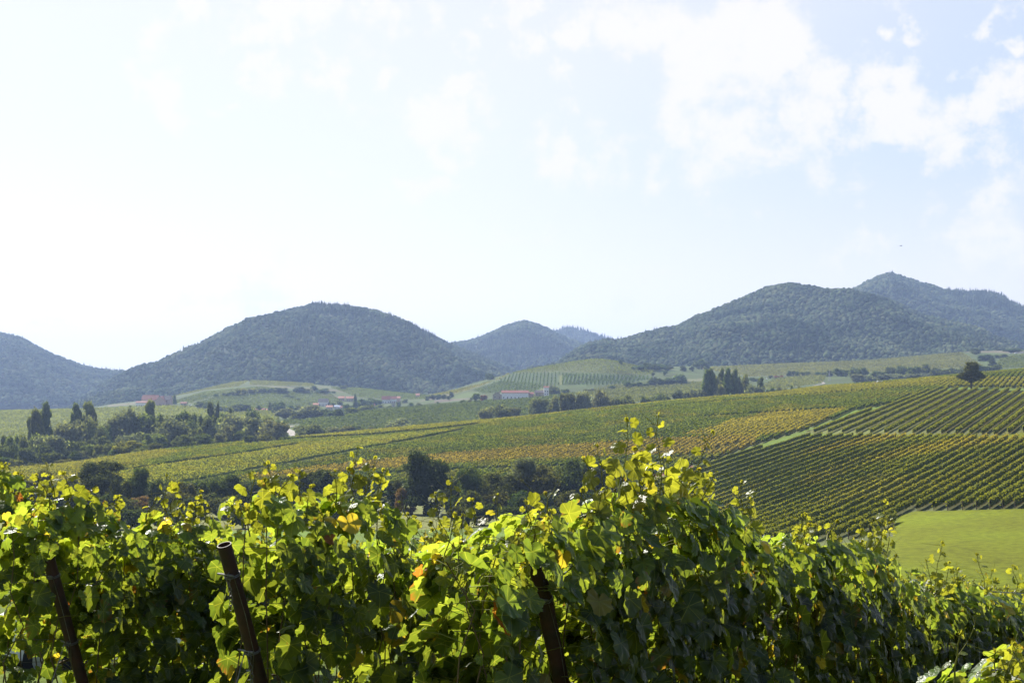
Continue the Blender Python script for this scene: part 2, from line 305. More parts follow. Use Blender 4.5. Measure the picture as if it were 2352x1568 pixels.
def ground(x, y):
    x = np.atleast_1d(np.asarray(x, float)); y = np.atleast_1d(np.asarray(y, float)); x, y = np.broadcast_arrays(x, y)
    yy = np.maximum(y, 150.0); px = np.clip(CX+F*x/yy, PXS[0], PXS[-1]-.01)
    ci = ((px-PXS[0])/10).astype(int); fr = (px-PXS[0])/10-ci
    Y = CY[:, ci]*(1-fr)+CY[:, ci+1]*fr; Z = CZ[:, ci]*(1-fr)+CZ[:, ci+1]*fr
    D = np.diff(Z, axis=0)/np.diff(Y, axis=0); n = len(Y)
    M = np.zeros_like(Z); a = D[:-1]; b = D[1:]
    M[1:-1] = np.where(a*b > 0, 2*a*b/np.where(np.abs(a+b) < 1e-9, 1, a+b), 0)
    M[0] = D[0]; M[-1] = D[-1]
    k = np.clip((yy[None] >= Y).sum(0)-1, 0, n-2); ar = lambda Q, i: np.take_along_axis(Q, i[None], 0)[0]
    y0, y1, z0, z1, m0, m1 = ar(Y, k), ar(Y, k+1), ar(Z, k), ar(Z, k+1), ar(M, k), ar(M, k+1)
    h = y1-y0; t = np.clip((yy-y0)/h, 0, 1); t2 = t*t; t3 = t2*t
    z = (2*t3-3*t2+1)*z0+(t3-2*t2+t)*h*m0+(-2*t3+3*t2)*z1+(t3-t2)*h*m1
    z = z+np.clip((yy-150)/200, 0, 1)*.35*(fbm(x/25, y/25, 5)-.45)
    zn = near(x, y); w = np.clip((y-95)/55, 0, 1); w = w*w*(3-2*w)
    return zn*(1-w)+z*w
def gz(x, y): return float(ground(x, y)[0])
def proj(x, y, z): return CX+F*x/np.maximum(y, 1e-3), HY-F*z/np.maximum(y, 1e-3)
def hit(px, py, lo=150.0, hi=2400.0):
    """first point of the ground seen along a column at a row of the photo"""
    Y = np.arange(lo, hi, 1.0); x = (px-CX)/F*Y; z = ground(x, Y); r = HY-F*z/Y
    i = np.argmax(r <= py) if (r <= py).any() else len(Y)-1
    return x[i], Y[i], z[i]
def inpoly(px, py, poly):
    r = np.zeros(px.shape, bool); n = len(poly)
    for i in range(n):
        x0, y0 = poly[i]; x1, y1 = poly[(i+1) % n]
        if y0 == y1: continue
        c = ((y0 > py) != (y1 > py)) & (px < (x1-x0)*(py-y0)/(y1-y0)+x0); r ^= c
    return r

# land use, as outlines on the slopes
P_low = [(1380,1140),(1480,1118),(1560,1090),(1645,1064),(1840,1003),(2350,1012),(3000,1000),(3000,1150),(2352,1167),(2100,1174),(2060,1186),(2050,1235),(1850,1262),(1560,1210)]
P_up = [(1850,990),(2053,928),(2107,901),(2200,894),(2330,897),(2600,890),(3000,880),(3000,985),(2352,1001),(1853,995)]
P_mid = [(-700,1170),(0,1140),(330,1122),(830,1116),(1000,1112),(1440,1108),(1560,1078),(1640,1058),(1716,1029),(1850,987),(1930,957),(1950,945),(2050,928),(2108,905),(2200,889),(2340,892),(3000,880),(3000,700),(-700,700)]
LINE_GAPS = [([(380,1121),(574,1083),(820,1036),(1065,988)], 5), ([(230,1093),(400,1065),(560,1043),(688,1021)], 4.5), ([(560,1019),(700,1007),(850,1000),(985,988),(1100,975)], 5),
             ([(1480,940),(1640,925),(1900,905),(2100,893)], 2.0), ([(1600,960),(1800,948),(1930,940)], 3.5), ([(400,1140),(700,1102),(860,1077)], 4), ([(1700,1020),(1500,1068),(1080,1080),(860,1092)], 5),
             ([(1750,897),(1950,885),(2100,872),(2200,862)],1.8)]
gold, green = (.185,.175,.045), (.085,.118,.034)
COLS = [
 ([(860,1062),(1000,1048),(1250,1030),(1500,1013),(1740,1003),(1730,1030),(1640,1050),(1500,1052),(1250,1058),(1000,1073),(600,1105),(560,1100)], (.19,.165,.052)),
 ([(1560,1003),(1640,985),(1690,966),(1800,946),(1950,944),(1850,990),(1740,1010)], (.185,.178,.05)),
 ([(340,1125),(574,1083),(1065,988),(900,1003),(700,1021),(560,1043),(230,1093),(200,1120)], (.145,.172,.048)),
 ([(600,1000),(700,1010),(985,992),(1206,962),(1423,938),(1615,919),(1800,915),(1960,905),(1960,880),(1200,940)], (.14,.16,.045)),
 ([(1700,915),(1960,905),(2100,893),(2352,890),(2352,870),(2150,870),(1900,892),(1700,905)], (.15,.165,.045)),
 ([(0,1150),(0,1070),(330,1035),(420,1042),(230,1090),(200,1130)], (.135,.15,.045)),
]
def field_colour(px, py, x, y):
    c = np.tile(np.array(green), (len(px), 1))
    for poly, col in COLS:
        j = 5*(fbm(x/12, y/12, 3)-.5)
        k = inpoly(px+j*3, py+j, poly); c[k] = col
    v = fbm(x/30, y/30, 9, 3); c = c*(.8+.5*v)[:, None]
    w = np.clip((fbm(x/9, y/14, 21, 3)-.42)*5, 0, 1)[:, None]*.45
    return c*(1-w)+np.array(gold)*w*.9
def in_gap(px, py):
    g = np.zeros(px.shape, bool)
    for pts, wdt in LINE_GAPS:
        q = sorted(pts); a = np.array([p[0] for p in q]); b = np.array([p[1] for p in q])
        ly = np.interp(px, a, b); g |= (px > a[0]) & (px < a[-1]) & (py > ly) & (py < ly+wdt)
    return g
# far plots: (outline, row direction in degrees from straight ahead, row spacing, colour)
FAR = [
 ([(1145,897),(1148,873),(1180,858),(1250,856),(1478,864),(1500,868),(1440,880),(1388,883),(1290,884),(1291,860),(1284,860),(1283,884),(1235,896),(1160,905)], 3, 4.6, (.07,.11,.03)),
 ([(1291,858),(1478,864),(1503,868),(1440,880),(1388,883),(1291,884)], 10, 4.6, (.07,.11,.03)),
 ([(1085,897),(1148,875),(1235,880),(1252,884),(1225,903),(1110,903)], 20, 4.6, (.075,.11,.03)),
 ([(650,990),(651,965),(821,944),(1137,919),(1206,910),(1320,903),(1240,955),(700,1002)], -60, 4.0, (.075,.105,.033)),
 ([(440,1012),(440,992),(590,975),(590,1000)], 30, 3.4, (.12,.14,.04)),
 ([(-300,1040),(-300,944),(0,944),(200,940),(380,932),(640,938),(640,965),(400,1020)], 75, 4.4, (.16,.19,.05)),
 ([(372,916),(456,897),(520,880),(578,872),(545,888),(470,896)], 30, 4.0, (.14,.16,.05)),
 ([(574,873),(720,880),(720,888),(574,884)], -70, 4.0, (.13,.15,.05)),
 ([(390,925),(470,900),(600,888),(640,893),(500,908),(440,925)], 35, 4.6, (.10,.13,.045)),
 ([(440,930),(500,910),(640,897),(760,905),(790,925),(640,945)], 60, 4.4, (.095,.13,.04)),
 ([(760,890),(850,893),(985,909),(1000,916),(900,918),(820,912)], 60, 4.4, (.10,.135,.04)),
 ([(1258,842),(1340,828),(1382,822),(1440,836),(1500,850),(1500,862),(1290,853),(1160,858)], 80, 4.2, (.12,.15,.045)),
 ([(980,910),(1060,893),(1150,870),(1180,852),(1150,868),(1100,888),(1050,903)], 70, 3.6, (.15,.16,.045)),
 ([(1320,905),(1400,885),(1500,878),(1620,878),(1640,905),(1440,925)], 80, 4.2, (.12,.14,.045)),
 ([(1600,845),(2000,828),(2210,810),(2260,842),(1900,860),(1720,865)], 85, 4.6, (.14,.155,.06)),
 ([(1740,895),(1780,870),(1900,858),(1890,878),(1800,893)], 60, 4.0, (.13,.15,.05)),
 ([(2280,845),(2300,822),(2352,815),(2600,815),(2600,840)], 80, 4.4, (.10,.13,.045)),
]
ROAD = [([(652,979),(665,986),(672,996)], 4.2, (.6,.55,.48)), ([(1870,886),(1893,880),(1886,873)], 3.4, (.6,.55,.48)),
        ([(655,981),(651,986),(663,1001)], 6, (.6,.56,.5))]

ys = np.concatenate([np.arange(-40, 150, 2.0), 150*np.exp(np.linspace(0, math.log(2400/150), 620)), 2400*np.exp(np.linspace(0.01, math.log(9400/2400), 30))])
s = np.linspace(-1, 1, 760); W = np.maximum(160, .56*ys); W[ys > 2400] = np.maximum(W[ys > 2400], .56*2400+1.4*(ys[ys > 2400]-2400))
gx = (W[:, None]*s[None]).ravel(); gy = np.repeat(ys, len(s)); gzv = ground(gx, gy)
px, py = proj(gx, gy, gzv)
gc = np.tile(np.array((.085,.125,.018)), (len(gx), 1))        # grass
n_ = fbm(gx/60, gy/60, 2)[:, None]
k = gy > 850; gc[k] = (np.array((.052,.07,.018))*(.75+.5*n_))[k]
k = (gy > 95) & (gy < 420) & (px > 1700); gc[k] = (np.array((.097,.112,.004))*(.8+.35*n_))[k]      # the bright meadow
k = (gy > 300) & (gy < 440) & (px < 1560); gc[k] = (np.array((.14,.15,.045))*(.8+.4*n_))[k]
for P in (P_mid,):
    k = inpoly(px, py, P) & (gy > 395) & (gy < 850); gc[k] = (np.array((.075,.09,.03)))
k = inpoly(px, py, P_low) & (gy > 190) & (gy < 450); gc[k] = (.075,.085,.032)
k = inpoly(px, py, P_up) & (gy > 330) & (gy < 720); gc[k] = (.095,.105,.03)
k = inpoly(px, py, [(1590,1068),(1400,1094),(1400,1108),(1600,1082)]) & (gy < 470); gc[k] = (.17,.085,.06)   # bare reddish soil
k = inpoly(px, py, [(630,1012),(850,1004),(880,1008),(640,1024)]) & (gy < 700); gc[k] = (.16,.13,.085)
for poly, dr, sp, col in FAR:
    k = inpoly(px, py, poly) & (gy > 850) & (gy < 2300); gc[k] = np.array(col)*np.array((.68,.62,.7))
for poly, col in [([(574,884),(760,893),(830,905),(760,898),(640,890)], (.24,.22,.11)), ([(860,893),(1000,912),(990,914),(850,899)], (.13,.16,.05)), ([(740,899),(790,915),(760,915),(720,900)], (.25,.2,.12)),
                  ([(1040,905),(1000,917),(960,922),(1000,910)], (.27,.23,.15)), ([(1000,918),(1180,908),(1120,912),(1000,925)], (.2,.17,.12)), ([(665,982),(672,984),(688,998),(676,998)], (.14,.24,.04)),
                  ([(1430,835),(1460,845),(1560,850),(1480,838)], (.22,.22,.1)), ([(247,930),(330,922),(330,926),(247,934)], (.24,.22,.12)), ([(2200,808),(2352,812),(2352,806),(2214,804)], (.25,.22,.13)),
                  ([(1284,860),(1291,860),(1291,884),(1283,884)], (.2,.22,.06)), ([(1232,897),(1265,883),(1275,884),(1240,900)], (.2,.21,.08)), ([(1530,872),(1680,868),(1680,872),(1530,878)], (.22,.22,.1)),
                  ([(500,899),(540,893),(536,896),(502,903)], (.3,.27,.17)), ([(660,884),(740,887),(800,892),(735,890)], (.2,.21,.09))]:
    k = inpoly(px, py, poly) & (gy > 850); gc[k] = np.array(col)*.42
nr, nc = len(ys), len(s); idx = np.arange(nr*nc).reshape(nr, nc)
Q = np.stack([idx[:-1,:-1], idx[:-1,1:], idx[1:,1:], idx[1:,:-1]], -1).reshape(-1, 4)
g = mesh_obj('ground', quads('ground', np.stack([gx, gy, gzv], 1), Q, M_ground, col=gc, smooth=True)); tag(g, 'grassy valley ground under meadow, vineyards and distant fields', 'ground', kind='structure')

def ribbon(name, pts, wid, mat, label):
    """a pale track laid 5 cm above the ground"""
    P3 = [hit(*p, lo=850 if p[1] < 1010 else 150) for p in pts]; P3 = [Vector((p[0], p[1], 0)) for p in P3]; q = []
    for a, b in zip(P3[:-1], P3[1:]):
        for i in range(8): q.append(a.lerp(b, i/8))
    q.append(P3[-1]); vs = []
    for i, p in enumerate(q):
        d = (q[min(i+1, len(q)-1)]-q[max(i-1, 0)]).normalized(); nrm = Vector((-d.y, d.x, 0))
        for sgn in (-1, 1):
            w = p+nrm*sgn*wid/2; vs.append((w.x, w.y, gz(w.x, w.y)+.25))
    o = mesh_obj(name, quads(name, vs, [(2*i, 2*i+1, 2*i+3, 2*i+2) for i in range(len(q)-1)], mat)); tag(o, label, 'path', kind='structure')
M_track = pmat('gravel_track', (.22,.195,.165), .9, noise=(.3,(.16,.14,.12),.6))
ribbon('path', [(677,1001),(668,992),(654,985),(661,981),(674,978)], 6.0, M_track, 'pale gravel track beside the bushes at the stream')
ribbon('path', [(1868,886),(1893,881),(1884,875)], 3.0, M_track, 'pale gravel track between far vineyards')
ribbon('path', [(1000,918),(1030,908),(1044,903)], 6, M_track, 'pale track climbing out of the village')

# ---------------------------------------------------------------- rows of vines on the slopes
def card_set(cx, cy, cz, size, tilt=1.0, up=0.35):
    """small leafy quads with random facing around the given centres"""
    n = len(cx); N = rng.normal(size=(n, 3)); N[:, 2] += up; N /= np.linalg.norm(N, axis=1)[:, None]
    T = rng.normal(size=(n, 3)); T -= (T*N).sum(1)[:, None]*N; T /= np.linalg.norm(T, axis=1)[:, None]; B = np.cross(N, T)
    P = np.stack([cx, cy, cz], 1); a = (size*.5)[:, None]; asp = rng.uniform(.6, 1, n)[:, None]
    V = np.stack([P-T*a*1.1, P-B*a*asp+T*a*.2, P+T*a, P+B*a*asp-T*a*.1], 1).reshape(-1, 3)
    return V, np.arange(4*n).reshape(-1, 4)

def words(n):
    ones = 'zeroth first second third fourth fifth sixth seventh eighth ninth tenth eleventh twelfth thirteenth fourteenth fifteenth sixteenth seventeenth eighteenth nineteenth'.split()
    tens = {20:'twentieth',30:'thirtieth',40:'fortieth',50:'fiftieth',60:'sixtieth',70:'seventieth',80:'eightieth',90:'ninetieth'}
    tn = {20:'twenty',30:'thirty',40:'forty',50:'fifty',60:'sixty',70:'seventy',80:'eighty',90:'ninety'}
    if n < 20: return ones[n]
    if n < 100: return tens[n] if n % 10 == 0 else tn[n//10*10]+'-'+ones[n % 10]
    return ('hundredth' if n == 100 else 'hundred-and-'+words(n-100))

def row_field(ang, spacing, nmin, nmax, test, colour, step, size, label, group, height=1.75, width=.55, per=5, trunks=False, tmin=150, tmax=900, posts=0, lo=.55, core=True, tv=.14, paths=None, ctop=.84):
    d = np.array([math.sin(R(ang)), math.cos(R(ang))]); nn = np.array([d[1], -d[0]]); count = 0; made = []
    for i in range(int((nmax-nmin)/spacing) if paths is None else len(paths)):
        off = nmin+i*spacing; t = np.arange(tmin, tmax, step)
        if paths is None: x = nn[0]*off+d[0]*t; y = nn[1]*off+d[1]*t
        else:
            gx_, gy_ = paths[i]; a_ = np.concatenate([[0], np.cumsum(np.hypot(np.diff(gx_), np.diff(gy_)))]); t = np.arange(0, a_[-1], step); x = np.interp(t, a_, gx_); y = np.interp(t, a_, gy_)
            e_ = np.array([gx_[-1]-gx_[0], gy_[-1]-gy_[0]]); d = e_/np.hypot(*e_); nn = np.array([d[1], -d[0]])
        okv = y > 150; x, y, t = x[okv], y[okv], t[okv]
        if len(x) < 5: continue
        z = ground(x, y); px, py = proj(x, y, z); k = test(px, py, x, y)
        miss = vnoise(t/1.3, np.full(len(t), off), 33) > .028; k2 = k & miss
        if k.sum() < 6: continue
        k = k2; x, y, z, px, py, t = x[k], y[k], z[k], px[k], py[k], t[k]
        m = len(x); hh = height*(.90+.15*vnoise(t/2.2, np.full(m, off*3.1), 8)+.08*rng.random(m))
        X = np.repeat(x, per)+rng.normal(0, step*.35, m*per); Y = np.repeat(y, per)+rng.normal(0, step*.35, m*per)
        lat = rng.normal(0, width*.30, m*per); X += nn[0]*lat; Y += nn[1]*lat
        fr_ = rng.random(m*per); f = np.where(rng.random(m*per) < .5, .80+.26*fr_, .85*fr_)*(1-.22*np.clip(np.abs(lat)/(width*.5), 0, 1.2)); Zc = np.repeat(z, per)+lo+(np.repeat(hh, per)-lo)*f
        V, Q = card_set(X, Y, Zc, size*rng.uniform(.7, 1.3, m*per))
        c = colour(px, py, x, y); c = np.repeat(np.repeat(c, per, 0)*(1-tv+2*tv*rng.random((m*per, 1))), 4, 0)
        # opaque core added to shade the row, colour darkened, broken where vines are missing
        nq = 0
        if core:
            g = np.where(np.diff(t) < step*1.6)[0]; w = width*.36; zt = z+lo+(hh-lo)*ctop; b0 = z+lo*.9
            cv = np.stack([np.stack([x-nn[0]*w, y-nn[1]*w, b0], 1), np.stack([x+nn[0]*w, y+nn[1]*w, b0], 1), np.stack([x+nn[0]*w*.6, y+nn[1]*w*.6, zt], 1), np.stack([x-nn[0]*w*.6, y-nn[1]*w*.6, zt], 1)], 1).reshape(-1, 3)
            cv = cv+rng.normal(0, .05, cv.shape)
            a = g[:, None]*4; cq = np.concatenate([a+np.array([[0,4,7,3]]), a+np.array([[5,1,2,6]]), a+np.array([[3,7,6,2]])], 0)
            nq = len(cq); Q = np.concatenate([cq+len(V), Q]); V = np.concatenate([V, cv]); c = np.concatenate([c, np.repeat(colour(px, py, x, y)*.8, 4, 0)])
        if trunks:
            kk = np.arange(0, len(x), max(1, int(1.2/step))); a = np.stack([x[kk], y[kk], z[kk]], 1); w_ = .05
            sv = np.stack([a+[-w_,0,0], a+[w_,0,0], a+[w_,0,.85], a+[-w_,0,.85], a+[0,-w_,0], a+[0,w_,0], a+[0,w_,.85], a+[0,-w_,.85]], 1).reshape(-1, 3)
            Q = np.concatenate([Q, np.arange(len(sv)).reshape(-1, 4)+len(V)]); V = np.concatenate([V, sv]); c = np.concatenate([c, np.tile((.05,.035,.025), (len(sv), 1))])
        made.append((off, x, y, z, V, Q, c, nq))
    for j, (off, x, y, z, V, Q, c, nq) in enumerate(made):
        o = empty('vine_row', (x[0], y[0], z[0]), 0, label.format(words(j+1)), 'vine row', group)
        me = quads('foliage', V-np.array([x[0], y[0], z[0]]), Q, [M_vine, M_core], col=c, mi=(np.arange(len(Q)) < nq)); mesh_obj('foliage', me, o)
        if False:
            b = MB(); kk = np.arange(0, len(x), max(1, int(1.2/step)))
            for a in kk:
                p = Vector((x[a]-x[0], y[a]-y[0], z[a]-z[0])); b.tube([p, p+Vector((0,0,.8))], .045, 4, cap=False)
            b.obj('stems', M_bark, o)
        if posts:
            for a in (0, len(x)-1)[:posts]:
                b = MB(); p = Vector((x[a]-x[0], y[a]-y[0], z[a]-z[0])); dd = Vector((d[0], d[1], 0))*(-.35 if a == 0 else .35)
                b.tube([p+dd, p+dd*.3+Vector((0,0,1.75))], .05, 6); b.obj('end_post', M_bark, o)
    return len(made)

low_col = lambda px, py, x, y: (np.array((.12,.14,.03))*(.75+.6*fbm(x/18, y/18, 4, 3))[:, None])*(1-.0)+np.clip((fbm(x/26, y/26, 14, 3)-.42)*5, 0, 1)[:, None]*np.array((.085,.05,.012))*np.clip((y-235)/60, 0, 1)[:, None]
def image_rows(y_ref, pxs, slopes, kmax, px_ref=None):
    """the rows fan out over the curved slope; each is traced where it is seen to run and laid on the ground as a smooth line"""
    out = []
    colx = np.arange(1380, 2900, 6.0); Y = np.arange(190, 760, 1.5); GX, GY = np.meshgrid((colx-CX)/F, Y, indexing='ij'); Z = ground((GX*GY).ravel(), GY.ravel()).reshape(GX.shape)
    PY = np.minimum.accumulate(HY-F*Z/GY, axis=1)
    for k in range(kmax):
        m = np.interp(k, slopes[0], slopes[1]); c0 = np.interp(k, pxs[0], pxs[1])
        yy = (y_ref+m*(colx-c0)) if px_ref is None else (c0+m*(colx-px_ref)-.00017*min(1, k/10)*np.maximum(colx-px_ref, 0)**2)
        dist = np.array([np.interp(-yy[i], -PY[i], Y) for i in range(len(colx))]); g = (dist > 195) & (dist < 700)
        if g.sum() < 8: continue
        u = (colx[g]-CX)/F; dd = dist[g]; kk = np.exp(-.5*(np.arange(-9, 10)/4.)**2); kk /= kk.sum(); dd = np.convolve(np.pad(dd, 9, mode='reflect', reflect_type='odd'), kk, mode='valid')
        out.append((u*dd, dd))
    return out
PA = image_rows(0, ([0,10,20,26,34,44], [998,1093,1202,1300,1465,1690]), ([0,10,20,26,34,44], [-.335,-.375,-.42,-.45,-.5,-.56]), 44, px_ref=1850)
nA = row_field(33, 2.55, 0, 1, lambda px, py, x, y: inpoly(px, py, P_low) & (y > 195) & (y < 470), low_col, .42, .32,
      'trellised vine row above the meadow, {} from the grass track', 'vine rows of the striped lower vineyard', trunks=True, posts=1, per=13, paths=PA)
PB = image_rows(995, ([0,12,16,24], [1838,2235,2350,2580]), ([0,12,16,24], [-.361,-.72,-.85,-1.05]), 25)
nB = row_field(28, 2.75, 0, 1, lambda px, py, x, y: inpoly(px, py, P_up) & (y > 330) & (y < 720), lambda px, py, x, y: (np.array((.125,.145,.03))*(.8+.5*fbm(x/18, y/18, 4, 3))[:, None]), .5, .38,
      'vine row below the lone tree, {} from the grass track', 'vine rows of the striped upper vineyard', per=12, paths=PB, trunks=True)
nC = row_field(24, 2.6, -450, -20, lambda px, py, x, y: inpoly(px, py, P_mid) & (y > 395) & (y < CY[4][np.clip(((px-PXS[0])/10).astype(int), 0, len(PXS)-1)]+25) & ~in_gap(px, py) & (px > -250) & (px < 2560), field_colour, .55, .56,
      'vine row on the broad middle slope, {} from its left end', 'vine rows on the broad middle slope', per=4, posts=1, tmin=250, tmax=1000, width=.7, lo=.3, core=True, ctop=.62, tv=.28)
print('ROWS', nA, nB, nC)

# far vineyards: beyond counting, one object per plot
for ip, (poly, dr, sp, col) in enumerate(FAR):
    d = np.array([math.sin(R(dr)), math.cos(R(dr))]); nn = np.array([d[1], -d[0]])
    offs = np.arange(-2600, 2600, sp); VX = []
    tt = np.arange(-2600, 2600, 1.7)
    O, T = np.meshgrid(offs, tt, indexing='ij'); x = (nn[0]*O+d[0]*T).ravel(); y = (nn[1]*O+d[1]*T).ravel()
    a0 = min(p[0] for p in poly); a1 = max(p[0] for p in poly)
    pc = CX+F*x/np.maximum(y, 1); k = (y > 850) & (y < 2250) & (pc > a0) & (pc < a1); x, y = x[k], y[k]
    z = ground(x, y); px, py = proj(x, y, z); k = inpoly(px, py, poly) & ~inpoly(px, py, [(640,974),(690,974),(704,1006),(636,1006)]); x, y, z = x[k], y[k], z[k]
    if len(x) < 20: continue
    if len(x) > 90000:
        k = rng.random(len(x)) < 90000/len(x); x, y, z = x[k], y[k], z[k]
    per = 2; X = np.repeat(x, per)+rng.normal(0, .5, len(x)*per)*d[0]; Y = np.repeat(y, per)+rng.normal(0, .5, len(x)*per)*d[1]
    Z2 = np.repeat(z, per)+.3+rng.random(len(X))*1.3
    V, Q = card_set(X, Y, Z2, rng.uniform(1.2, 2.0, len(X)))
    cc = np.array(col)*(.66+.48*fbm(X/40, Y/40, 40, 3))[:, None]*(.8+.4*rng.random((len(X), 1)))
    me = quads('vineyard', V, Q, M_far, col=np.repeat(cc, 4, 0)); o = mesh_obj('vineyard', me)
    tag(o, 'distant pale green vineyard plot on the slopes below the wooded hills', 'vineyard', 'distant vineyards', 'stuff')
#@@HILLS

# ---------------------------------------------------------------- wooded hills
M_hill = pmat('forest_floor', (.05,.065,.03), .95, .1, noise=(.05,(.02,.03,.015),.7))
def ico(sub):
    import bmesh
    b = bmesh.new(); bmesh.ops.create_icosphere(b, subdivisions=sub, radius=1); b.verts.ensure_lookup_table()
    V = np.array([v.co[:] for v in b.verts]); Fc = np.array([[v.index for v in f.verts] for f in b.faces]); b.free(); return V, Fc
def blob_mesh(name, seed, conifer=False):
    r = np.random.default_rng(seed); V, Fc = ico(2 if not conifer else 3)
    if conifer:
        ang = np.arctan2(V[:,1], V[:,0]); h = (V[:,2]+1)/2
        rad = (1-h)**.8*.42*(1+.35*np.sin(h*34+seed))*(1+.25*np.sin(ang*5+seed+h*9)); rad[h < .02] *= .3
        V = np.stack([np.cos(ang)*rad, np.sin(ang)*rad, h*2.1-.3], 1)
    else:
        k = r.normal(size=(26, 3)); k[:, 2] = np.abs(k[:, 2])*1.1-.2; k /= np.linalg.norm(k, axis=1)[:, None]
        dd = np.max(V@k.T, axis=1); bump = np.clip((dd-.80)/.2, 0, 1)**.6
        V = V*(.74+.3*bump+.10*r.random(len(V)))[:, None]; V[:, 2] *= .95; V[V[:, 2] < -.3, 2] *= .6
        V[:, :2] *= r.uniform(.88, 1.12, 2)
    V = V+r.normal(0, .02, V.shape)
    me = raw_mesh(name, V, Fc.ravel(), np.full(len(Fc), 3), M_forest)
    return me
fcol = bpy.data.collections.new('forest_sources')
for i in range(6):
    o = bpy.data.objects.new('broadleaf_crown', blob_mesh('broadleaf_crown', 50+i)); fcol.objects.link(o)
ccol = bpy.data.collections.new('conifer_sources')
for i in range(3):
    o = bpy.data.objects.new('conifer_crown', blob_mesh('conifer_crown', 80+i, True)); ccol.objects.link(o)
def gn_group(coll, name):
    g = bpy.data.node_groups.new(name, 'GeometryNodeTree')
    g.interface.new_socket('Geometry', in_out='INPUT', socket_type='NodeSocketGeometry'); g.interface.new_socket('Geometry', in_out='OUTPUT', socket_type='NodeSocketGeometry')
    gi = g.nodes.new('NodeGroupInput'); go = g.nodes.new('NodeGroupOutput'); ins = g.nodes.new('GeometryNodeInstanceOnPoints'); ci = g.nodes.new('GeometryNodeCollectionInfo')
    ci.inputs['Collection'].default_value = coll; ci.inputs['Separate Children'].default_value = True; ci.inputs['Reset Children'].default_value = True
    ins.inputs['Pick Instance'].default_value = True
    rs = g.nodes.new('GeometryNodeInputNamedAttribute'); rs.data_type = 'FLOAT_VECTOR'; rs.inputs['Name'].default_value = 'sc'
    rr = g.nodes.new('FunctionNodeRandomValue'); rr.data_type = 'FLOAT_VECTOR'; rr.inputs[0].default_value = (-.12,-.12,0); rr.inputs[1].default_value = (.12,.12,6.28)
    l = g.links.new; l(gi.outputs[0], ins.inputs['Points']); l(ci.outputs[0], ins.inputs['Instance']); l(rs.outputs[0], ins.inputs['Scale']); l(rr.outputs[0], ins.inputs['Rotation']); l(ins.outputs[0], go.inputs[0])
    return g
G_b = gn_group(fcol, 'scatter_broadleaf'); G_c = gn_group(ccol, 'scatter_conifer')
def scatter(P, S, grp, name, label):
    me = bpy.data.meshes.new(name); me.vertices.add(len(P)); me.vertices.foreach_set('co', np.asarray(P, np.float32).ravel())
    a = me.attributes.new('sc', 'FLOAT_VECTOR', 'POINT'); a.data.foreach_set('vector', np.asarray(S, np.float32).ravel())
    me.update(); o = mesh_obj(name, me); m = o.modifiers.new('crowns', 'NODES'); m.node_group = grp
    tag(o, label, 'forest', 'wooded hillsides', 'stuff'); return o

